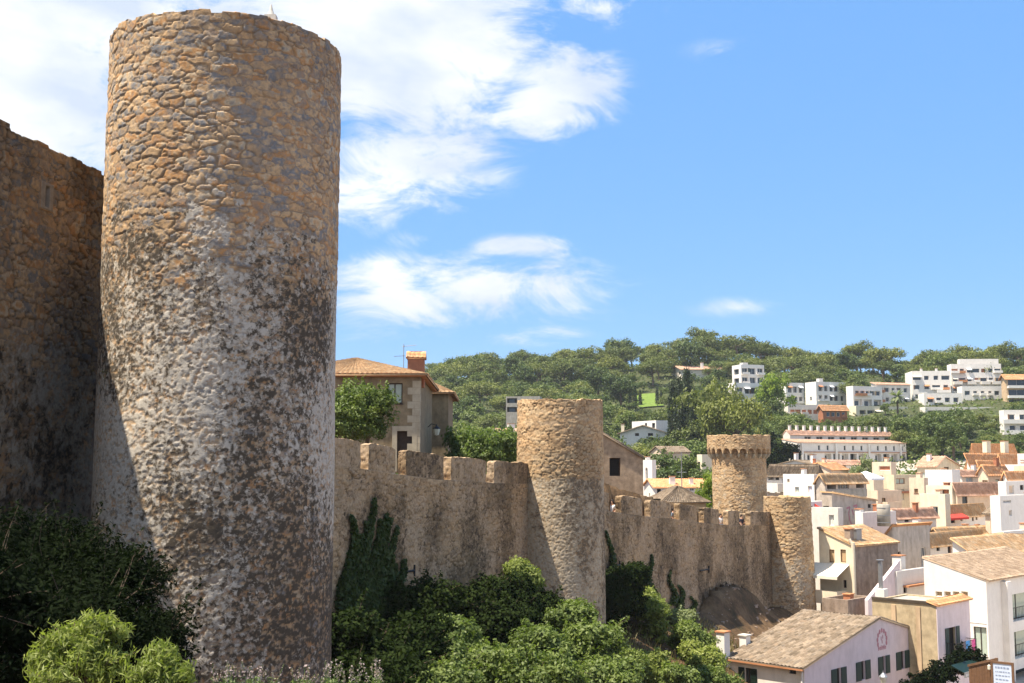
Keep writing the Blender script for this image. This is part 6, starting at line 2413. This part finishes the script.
def near_plants():
    rs = np.random.default_rng(21)
    for i, (px, py, D, r, lb) in enumerate(((366, 415, 60, 1.55, 'bushy green tree in front of the grey stone house, behind the upper wall'), (343, 420, 58, 1.6, 'green tree half hidden by the largest tower, behind the upper wall'))):
        p = at(px, py, D)
        L = [(r * 1.1 * (rs.random() - .5), r * 1.1 * (rs.random() - .5), r * (1.2 * rs.random() - .6), r * .5, r * .5, r * .45, 46) for _ in range(11)]
        o = shrub('broadleaf_tree', lb, L, 18, .32, .17, 'mid_leaf', 200 + i, 'tree', at_=(p.x, p.y, p.z), aspect=.45, shell=.6)
        t = MB()
        t.tube([(0, 0, gz(p.x, D) - p.z - .3), (.1, 0, -1.0), (0, 0, .3)], [.14, .11, .05], 7)
        t.build('trunk', M['trunk'], o)

    def lob(cx, cy, cz, r, n, f=.85):
        return (cx, cy, cz, r, r, r * f, n)
    # bright glossy shrubs by the lookout
    p = at(82, 650, 11.6)
    z = gz(p.x, 11.6)
    shrub('evergreen_shrub', 'bright yellow-green shrub with narrow leaves, the larger of two in front of the dark bushes',
          [lob(0.02, 0, -.08, .27, 46), lob(.17, .1, .10, .20, 30), lob(-.15, .1, .02, .21, 30), lob(-.29, .0, -.18, .2, 28), lob(.23, -.1, -.16, .22, 32), lob(0, -.2, -.33, .36, 50), lob(.10, .05, .18, .13, 16)],
          30, .10, .085, 'bright_leaf', 1, at_=(p.x, p.y, p.z), aspect=.2, shell=.75, up=.1, droop=-.55)
    p = at(160, 668, 11.0)
    shrub('evergreen_shrub', 'bright yellow-green shrub with narrow leaves, the smaller one at the foot of the largest tower',
          [lob(0, 0, -.04, .17, 26), lob(.12, 0, -.15, .16, 22), lob(-.11, 0, -.13, .16, 22), lob(-.02, .1, .07, .11, 14), lob(0, -.1, -.33, .26, 36)],
          30, .10, .085, 'bright_leaf', 2, at_=(p.x, p.y, p.z), aspect=.2, shell=.75, up=.1, droop=-.55)
    # dark evergreen mass in the shade of the curtain wall
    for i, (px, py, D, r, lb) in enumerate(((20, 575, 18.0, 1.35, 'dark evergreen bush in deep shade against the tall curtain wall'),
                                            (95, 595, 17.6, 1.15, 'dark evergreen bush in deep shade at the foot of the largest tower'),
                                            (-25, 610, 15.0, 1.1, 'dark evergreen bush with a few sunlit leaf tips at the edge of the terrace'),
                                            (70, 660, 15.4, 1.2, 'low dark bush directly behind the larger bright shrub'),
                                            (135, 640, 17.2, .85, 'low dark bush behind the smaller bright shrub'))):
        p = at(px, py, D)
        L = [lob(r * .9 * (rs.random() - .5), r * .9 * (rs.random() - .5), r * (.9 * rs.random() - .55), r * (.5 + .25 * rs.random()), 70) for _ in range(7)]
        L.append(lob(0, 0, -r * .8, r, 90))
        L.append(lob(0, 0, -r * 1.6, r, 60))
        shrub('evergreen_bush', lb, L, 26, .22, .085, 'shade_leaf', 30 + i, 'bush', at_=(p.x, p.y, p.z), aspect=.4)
    # lavender on the lip of the terrace
    k = 0
    for cx, n in ((226, 13), (250, 8), (272, 6), (305, 12), (330, 13), (352, 10), (376, 14)):
        p = at(cx, 690, 9.6)
        root = empty('lavender_plant', (p.x, p.y, p.z - .05))
        tag(root, 'lavender clump with faded lilac flower spikes on the lip of the terrace', 'lavender', 'lavender clumps along the terrace')
        b, f = MB(), []
        ft = []
        lf = []
        for i in range(n):
            x, y = rs.normal() * .05, rs.normal() * .07
            hgt = .16 + .14 * rs.random()
            lx, ly = rs.normal() * .035, rs.normal() * .03
            tip = np.array((x + lx, y + ly, hgt))
            b.tube([(x, y, 0), (x + lx * .4, y + ly * .4, hgt * .6), tuple(tip)], .0028, 4, False)
            for j in range(15):
                q = rs.random()
                pos = np.array((x + lx * (.5 + .5 * q), y + ly * (.5 + .5 * q), hgt * (.62 + .4 * q)))
                f.append(pos + rs.normal(size=3) * np.array((.006, .006, .004)))
            for j in range(20):
                q = rs.random() * .55
                lf.append(np.array((x + lx * q * .4, y + ly * q * .4, hgt * q)) + rs.normal(size=3) * .012)
        b.build('stem', M['lavender_leaf'], root)
        link('blossoms', leaf_mesh('blossoms', np.array(f), .017, rs, .6), M['lavender_bloom'], root)
        link('foliage', leaf_mesh('foliage', np.array(lf), .05, rs, .16, None, 1.2), M['lavender_leaf'], root)
        k += 1
    # sunlit thicket in the ditch
    spec = [(440, 655, 47, 1.25, 'mid_leaf', 'sunlit yellow-green bush in the middle of the ditch, nearest to the largest tower'),
            (462, 640, 48, .95, 'mid_leaf', 'tall sunlit bush rising out of the dark hollow below the upper wall'),
            (492, 680, 45, 1.3, 'mid_leaf', 'broad sunlit bush in the centre of the thicket in the ditch'),
            (540, 655, 48, 1.35, 'mid_leaf', 'rounded sunlit bush below the left flank of the middle tower'),
            (588, 655, 49, 1.5, 'mid_leaf', 'large rounded bush right in front of the foot of the middle tower'),
            (572, 622, 54, 1.0, 'mid_leaf', 'small light green bush touching the middle tower'),
            (548, 700, 43, 1.7, 'mid_leaf', 'fresh green bush at the bottom edge of the thicket'),
            (445, 705, 42, 1.3, 'mid_leaf', 'green bush at the bottom edge below the thicket'),
            (610, 690, 47, 1.2, 'mid_leaf', 'bush at the lower end of the thicket beside the dry slope'),
            (524, 577, 56.5, .72, 'bright_leaf', 'light green bush growing high against the wall next to the middle tower')]
    for i, (px, py, D, r, mt, lb) in enumerate(spec):
        p = at(px, py, D)
        L = [lob(r * 1.1 * (rs.random() - .5), r * 1.1 * (rs.random() - .5), r * (1.0 * rs.random() - .45), r * (.38 + .25 * rs.random()), 46) for _ in range(10)]
        L += [lob(0, 0, -r * .9, r * .9, 60), lob(0, .3, -r * 1.9, r * .9, 50)]
        shrub('shrub', lb, L, 34, .36, .17, mt, 50 + i, at_=(p.x, p.y, p.z), aspect=.5, shell=.6)
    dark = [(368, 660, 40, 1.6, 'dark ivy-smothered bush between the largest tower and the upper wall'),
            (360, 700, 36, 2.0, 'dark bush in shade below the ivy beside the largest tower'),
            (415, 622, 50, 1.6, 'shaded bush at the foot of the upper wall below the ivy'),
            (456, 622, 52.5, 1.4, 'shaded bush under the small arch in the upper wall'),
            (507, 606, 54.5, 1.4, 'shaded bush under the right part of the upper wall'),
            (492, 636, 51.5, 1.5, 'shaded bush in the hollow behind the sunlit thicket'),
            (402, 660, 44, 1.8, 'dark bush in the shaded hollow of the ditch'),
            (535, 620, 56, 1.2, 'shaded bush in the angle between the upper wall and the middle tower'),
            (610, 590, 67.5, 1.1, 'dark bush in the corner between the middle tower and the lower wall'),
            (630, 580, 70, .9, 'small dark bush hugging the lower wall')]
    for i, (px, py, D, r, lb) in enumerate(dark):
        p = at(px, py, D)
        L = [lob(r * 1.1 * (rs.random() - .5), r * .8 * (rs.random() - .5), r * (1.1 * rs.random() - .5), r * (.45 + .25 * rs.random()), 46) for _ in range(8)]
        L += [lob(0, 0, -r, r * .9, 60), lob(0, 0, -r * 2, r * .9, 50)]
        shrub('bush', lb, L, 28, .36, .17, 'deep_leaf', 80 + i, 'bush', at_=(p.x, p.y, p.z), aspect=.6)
    slope = [(650, 618, 71, 1.25, 'bright_leaf', 'bright green fig-like bush on the slope below the lower wall'),
             (640, 600, 72, .9, 'bright_leaf', 'small bright green bush on top of the slope beside the ivy'),
             (690, 640, 71, 1.25, 'mid_leaf', 'yellowish spreading bush on the slope under the lower wall'),
             (706, 662, 68, 1.2, 'bright_leaf', 'bright bush on the slope next to the pink house'),
             (680, 622, 76, 1.0, 'olive_leaf', 'dry olive-coloured bush at the foot of the lower wall'),
             (626, 664, 62, .9, 'mid_leaf', 'small loose bush low on the dry slope behind the thicket'),
             (655, 668, 63, .95, 'bright_leaf', 'loose light green bush half way down the dry slope'),
             (677, 682, 62, 1.0, 'mid_leaf', 'green bush at the bottom of the dry slope'),
             (716, 690, 66, 1.3, 'mid_leaf', 'low bush at the side of the pink house')]
    for i, (px, py, D, r, mt, lb) in enumerate(slope):
        p = at(px, py, D)
        g = gz(p.x, D)
        L = [lob(r * 1.2 * (rs.random() - .5), r * 1.0 * (rs.random() - .5), r * (.9 * rs.random() - .4), r * (.35 + .25 * rs.random()), 40) for _ in range(9)]
        L += [lob(0, 0, -r * .8, r * .7, 50)]
        shrub('shrub', lb, L, 28, .36, .18, mt, 110 + i, at_=(p.x, p.y, p.z), aspect=.55, shell=.6)
    # creeper over the terrace by the white house
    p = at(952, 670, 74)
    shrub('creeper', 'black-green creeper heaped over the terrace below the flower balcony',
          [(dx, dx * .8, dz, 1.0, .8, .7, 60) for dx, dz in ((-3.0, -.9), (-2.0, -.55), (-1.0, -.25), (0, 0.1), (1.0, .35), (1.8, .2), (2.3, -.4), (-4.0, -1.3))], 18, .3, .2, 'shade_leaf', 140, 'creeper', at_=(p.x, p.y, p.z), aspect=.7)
    p = at(980, 470 + 30, 150)
    shrub('flowering_shrub', 'small magenta flowering shrub by the garages below the tall apartment blocks', [(0, 0, 0, 3, 1.5, 1.4, 60)], 14, .7, .6, 'lavender_bloom', 141, at_=tuple(at(958, 419, 370)), aspect=.7)

    # ivy on the wall faces
    def ivy(P0, d, n, cols, label, seed, mat='ivy_leaf', leaf=.2):
        r2 = np.random.default_rng(seed)
        pts = []
        for px, y0, y1, w, cnt in cols:
            s = s_of_px(P0, d, px, -5)
            Y = P0[1] + d.y * s
            za, zb_ = at(px, y0, Y).z, at(px, y1, Y).z
            t = r2.random(cnt) ** .8
            ww = w / FPX * Y / max(.35, abs(d.x)) * (.15 + .85 * t)
            ss = s + (r2.random(cnt) - .5) * ww + .4 * np.sin(t * 7 + px)
            oo = .06 + .30 * r2.random(cnt) * (.3 + t)
            zz = za + (zb_ - za) * t
            pts.append(np.stack([P0[0] + d.x * ss + n.x * oo, P0[1] + d.y * ss + n.y * oo, zz], -1))
        Pt = np.concatenate(pts)
        me = leaf_mesh('ivy', Pt, leaf, r2, .8, np.tile(np.array((n.x, n.y, 0)), (len(Pt), 1)) * .9, .5, droop=.4)
        tag(link('ivy', me, M[mat]), label, 'ivy')
    _, d1, n1, _ = wall1
    _, d2, n2, _ = wall2
    ivy(WB, d1, n1, [(346, 515, 650, 15, 2600), (353, 535, 650, 15, 2600), (359, 522, 650, 14, 2600), (366, 498, 650, 13, 2800), (372, 520, 650, 14, 2600), (379, 514, 650, 14, 2600), (386, 518, 650, 14, 2400), (392, 526, 640, 12, 1800), (397, 560, 640, 16, 1500), (385, 565, 660, 44, 3000)],
        'thick ivy with ragged fingers climbing the upper wall beside the largest tower', 1, leaf=.17)
    ivy(WC, d2, n2, [(608, 530, 600, 8, 700), (613, 552, 605, 12, 500)], 'narrow ivy strip on the lower wall in the corner of the middle tower', 2)
    ivy(WC, d2, n2, [(648, 555, 600, 8, 700)], 'upright ivy column on the lower wall', 3)
    ivy(WC, d2, n2, [(669, 570, 605, 5, 400), (678, 585, 612, 9, 450), (690, 596, 615, 6, 250)], 'pair of straggling ivy fingers low on the lower wall', 4)
    # a wisp of yellow weed in the tower side
    q = at(113, 373, 23.6)
    me = leaf_mesh('weed', np.array(q) + rs.normal(size=(150, 3)) * np.array((.12, .08, .10)), .10, rs, .2, None, .6)
    tag(link('weed', me, M['grass_leaf']), 'yellowish tuft of weed growing from the side of the largest tower', 'weed')
    # dry grass on the slope
    n = 30000
    y = 40 + 62 * rs.random(n)
    x = -6 + 36 * rs.random(n)
    s, zb = wall_side(x, y)
    keep = (s < -.8) & (s > -16) & (fbm(x / 2.5, y / 2.5, 3, 31) > .44) & ~((s > -4.5) & (y > 80))
    x, y = x[keep], y[keep]
    z = ground(x, y)
    n = len(x)
    L = .25 + .45 * rs.random(n)
    ang = rs.random(n) * 6.28
    w = .035
    lean = rs.normal(size=(n, 2)) * .18
    b0 = np.stack([x - w * np.cos(ang), y - w * np.sin(ang), z - .05], -1)
    b1 = np.stack([x + w * np.cos(ang), y + w * np.sin(ang), z - .05], -1)
    t1 = np.stack([x + lean[:, 0] + w * .3, y + lean[:, 1], z + L], -1)
    t0 = np.stack([x + lean[:, 0] - w * .3, y + lean[:, 1], z + L], -1)
    tone = rs.random(n)
    me = np_mesh('dry_grass', np.stack([b0, b1, t1, t0], 1).reshape(-1, 3), np.arange(4 * n).reshape(n, 4), {'leaf': np.repeat(np.stack([tone] * 4, -1), 4, 0)})
    tag(link('dry_grass', me, M['grass_leaf']), kind='stuff')


near_plants()


def rubble():
    rs = np.random.default_rng(77)
    b = MB()
    n = 0
    while n < 260:
        y = 66 + 36 * rs.random()
        x = 4 + 24 * rs.random()
        s, _ = wall_side(np.array([x]), np.array([y]))
        if not (-5.5 < s[0] < -.3):
            continue
        n += 1
        c = Vector((x, y, gz(x, y)))
        r = .05 + .16 * rs.random() ** 2
        P = []
        for dz in (-.6, .6):
            for a in range(4):
                t = a * math.pi / 2 + rs.normal() * .3
                q = r * (.8 + .5 * rs.random())
                P.append(c + Vector((q * math.cos(t), q * math.sin(t), dz * r * (.6 + .4 * rs.random()))))
        b.hexa(P)
    tag(b.build('rubble', M['brown_wall']), kind='stuff')


rubble()


# ------------------------------------------------------------------ the small arched recess in the upper wall
def arch_niche():
    root, d, n, L = wall1
    s = s_of_px(WB, d, 474, -6)
    Y = WB[1] + d.y * s
    c = Vector((WB[0], WB[1], 0)) + d * s + n * .07
    z0, z1 = at(474, 592, Y).z, at(474, 577, Y).z
    b = MB()
    m, w = 10, .62
    top = []
    for i in range(m + 1):
        t = math.pi * i / m
        top.append((w * math.cos(t), z1 - .5 + .5 * math.sin(t)))
    for (a0, h0), (a1, h1) in zip(top[:-1], top[1:]):
        f = 1.28
        g0, g1 = (a0 * f, z1 - .5 + (h0 - z1 + .5) * f), (a1 * f, z1 - .5 + (h1 - z1 + .5) * f)
        P = [c + d * a0 + Vector((0, 0, h0)), c + d * a1 + Vector((0, 0, h1)), c + d * g1[0] + Vector((0, 0, g1[1])), c + d * g0[0] + Vector((0, 0, g0[1]))]
        b.hexa([q - n * .2 for q in P] + [q + n * .03 for q in P])
    b.build('arch_stone', M['brown_wall'], root)
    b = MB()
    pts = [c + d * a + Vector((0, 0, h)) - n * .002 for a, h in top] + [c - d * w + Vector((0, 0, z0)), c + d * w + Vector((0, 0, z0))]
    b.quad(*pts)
    b.build('arch_shade_face', M['dark'], root)  # flat near-black face stands in for the shade inside the recess


arch_niche()


# ------------------------------------------------------------------ people on the wall walk
def skin_figure(name, verts, edges, radii, mat, parent, root=0, sub=2):
    me = bpy.data.meshes.new(name)
    me.from_pydata(verts, edges, [])
    o = bpy.data.objects.new(name, me)
    COL.objects.link(o)
    md = o.modifiers.new('skin', 'SKIN')
    md.use_smooth_shade = True
    sv = me.skin_vertices[0].data
    for i, r in enumerate(radii):
        sv[i].radius = (r, r) if not isinstance(r, tuple) else r
        sv[i].use_root = (i == root)
    sb = o.modifiers.new('sub', 'SUBSURF')
    sb.levels = sub
    sb.render_levels = sub
    dg = bpy.context.evaluated_depsgraph_get()
    m2 = bpy.data.meshes.new_from_object(o.evaluated_get(dg))
    m2.name = name
    bpy.data.objects.remove(o)
    m2.materials.clear()
    return link(name, m2, mat, parent, True)


def person(label, px, py_head, wl, shirt, legs, turn, back=.85, arm=0.0):
    P0 = WB if wl == 1 else WC
    rt, d, n, L = wall1 if wl == 1 else wall2
    s = s_of_px(P0, d, px, -2)
    y = P0[1] + d.y * s
    zt = float(np.interp(y, W2Y, W2Z)) - 1.12 - .9
    c = Vector((P0[0], P0[1], 0)) + d * s - n * back
    # stand on the walk, slid along the wall so that the head shows in its gap
    s2 = s
    for _ in range(4):
        c = Vector((P0[0], P0[1], 0)) + d * s2 - n * back
        s2 += (px - to_px((c.x, c.y, zt + 1.55))[0]) / FPX * c.y / (d.x - d.y * (px - 512) / FPX)
    c = Vector((P0[0], P0[1], 0)) + d * s2 - n * back
    zt = float(np.interp(P0[1] + d.y * s2, W2Y, W2Z)) - 1.12 - .9
    root = empty('person', (c.x, c.y, zt), turn)
    tag(root, label, 'person', None)
    V = [(0, 0, .95), (0, .01, 1.15), (0, 0, 1.36), (0, 0, 1.47), (0, -.02, 1.60), (0, -.01, 1.70),
         (.19, 0, 1.38), (.24, .02, 1.12), (.22, -.12 - arm * .2, .92 + arm * .35), (.21, -.2 - arm * .25, .88 + arm * .45),
         (-.19, 0, 1.38), (-.24, .02, 1.12), (-.22, -.12, .92), (-.21, -.2, .88),
         (.10, 0, .88), (.11, -.03, .48), (.11, .02, .08), (.11, -.16, .03),
         (-.10, 0, .88), (-.11, -.03, .48), (-.11, .02, .08), (-.11, -.16, .03)]
    E = [(0, 1), (1, 2), (2, 3), (3, 4), (4, 5), (2, 6), (6, 7), (7, 8), (8, 9), (2, 10), (10, 11), (11, 12), (12, 13), (0, 14), (14, 15), (15, 16), (16, 17), (0, 18), (18, 19), (19, 20), (20, 21)]
    rad = [.13, .125, .14, .055, .095, .07, .06, .045, .035, .03, .06, .045, .035, .03, .085, .06, .045, .035, .085, .06, .045, .035]
    skin_figure('body', V, E, rad, M['skin'], root)
    sh = [0, 1, 2, 6, 7, 10, 11]
    mp = {v: i for i, v in enumerate(sh)}
    skin_figure('shirt', [V[i] for i in sh], [(mp[a], mp[b]) for a, b in E if a in mp and b in mp], [rad[i] + .025 for i in sh], M[shirt], root)
    sh = [0, 14, 15, 16, 18, 19, 20]
    mp = {v: i for i, v in enumerate(sh)}
    skin_figure('trousers', [V[i] for i in sh], [(mp[a], mp[b]) for a, b in E if a in mp and b in mp], [rad[i] + .022 for i in sh], M[legs], root)
    b = MB()
    b.lathe([(.0, .125), (.06, .115), (.10, .06), (.108, 0), (.10, -.06), (.085, -.08)], (0, .02, 1.655), 12)
    b.build('hair', M['hair'], root, True)
    return root


person('person in a white top in the gap of the lower wall by the middle tower', 612, 498, 2, 'cloth_white', 'cloth_dark', R(-30))
person('person in a grey-blue top leaning in a gap half way along the lower wall', 673, 503, 2, 'cloth_grey', 'cloth_dark', R(60))
person('person in white standing by a merlon near the corbelled tower', 720.5, 509, 2, 'cloth_white', 'cloth_grey', R(20))
person('person in dark blue with bare arms in the last gap of the lower wall', 741.5, 513, 2, 'cloth_dark', 'cloth_dark', R(40), .82, .5)


# ------------------------------------------------------------------ the thin summer air over the bay
def build_haze():
    m = bpy.data.materials.new('thin_air')
    m.use_nodes = True
    t = m.node_tree
    t.nodes.clear()
    v = t.nodes.new('ShaderNodeVolumePrincipled')
    v.inputs['Color'].default_value = (.85, .87, .90, 1)
    v.inputs['Density'].default_value = .00013
    v.inputs['Anisotropy'].default_value = .2
    o = t.nodes.new('ShaderNodeOutputMaterial')
    t.links.new(v.outputs[0], o.inputs['Volume'])
    zmin = min(v.co.z for v in bpy.data.objects['ground'].data.vertices) - 1
    b = MB()
    b.box((-3600, -1000, zmin), (3600, 6200, 95))
    tag(b.build('haze', m), kind='stuff')


build_haze()
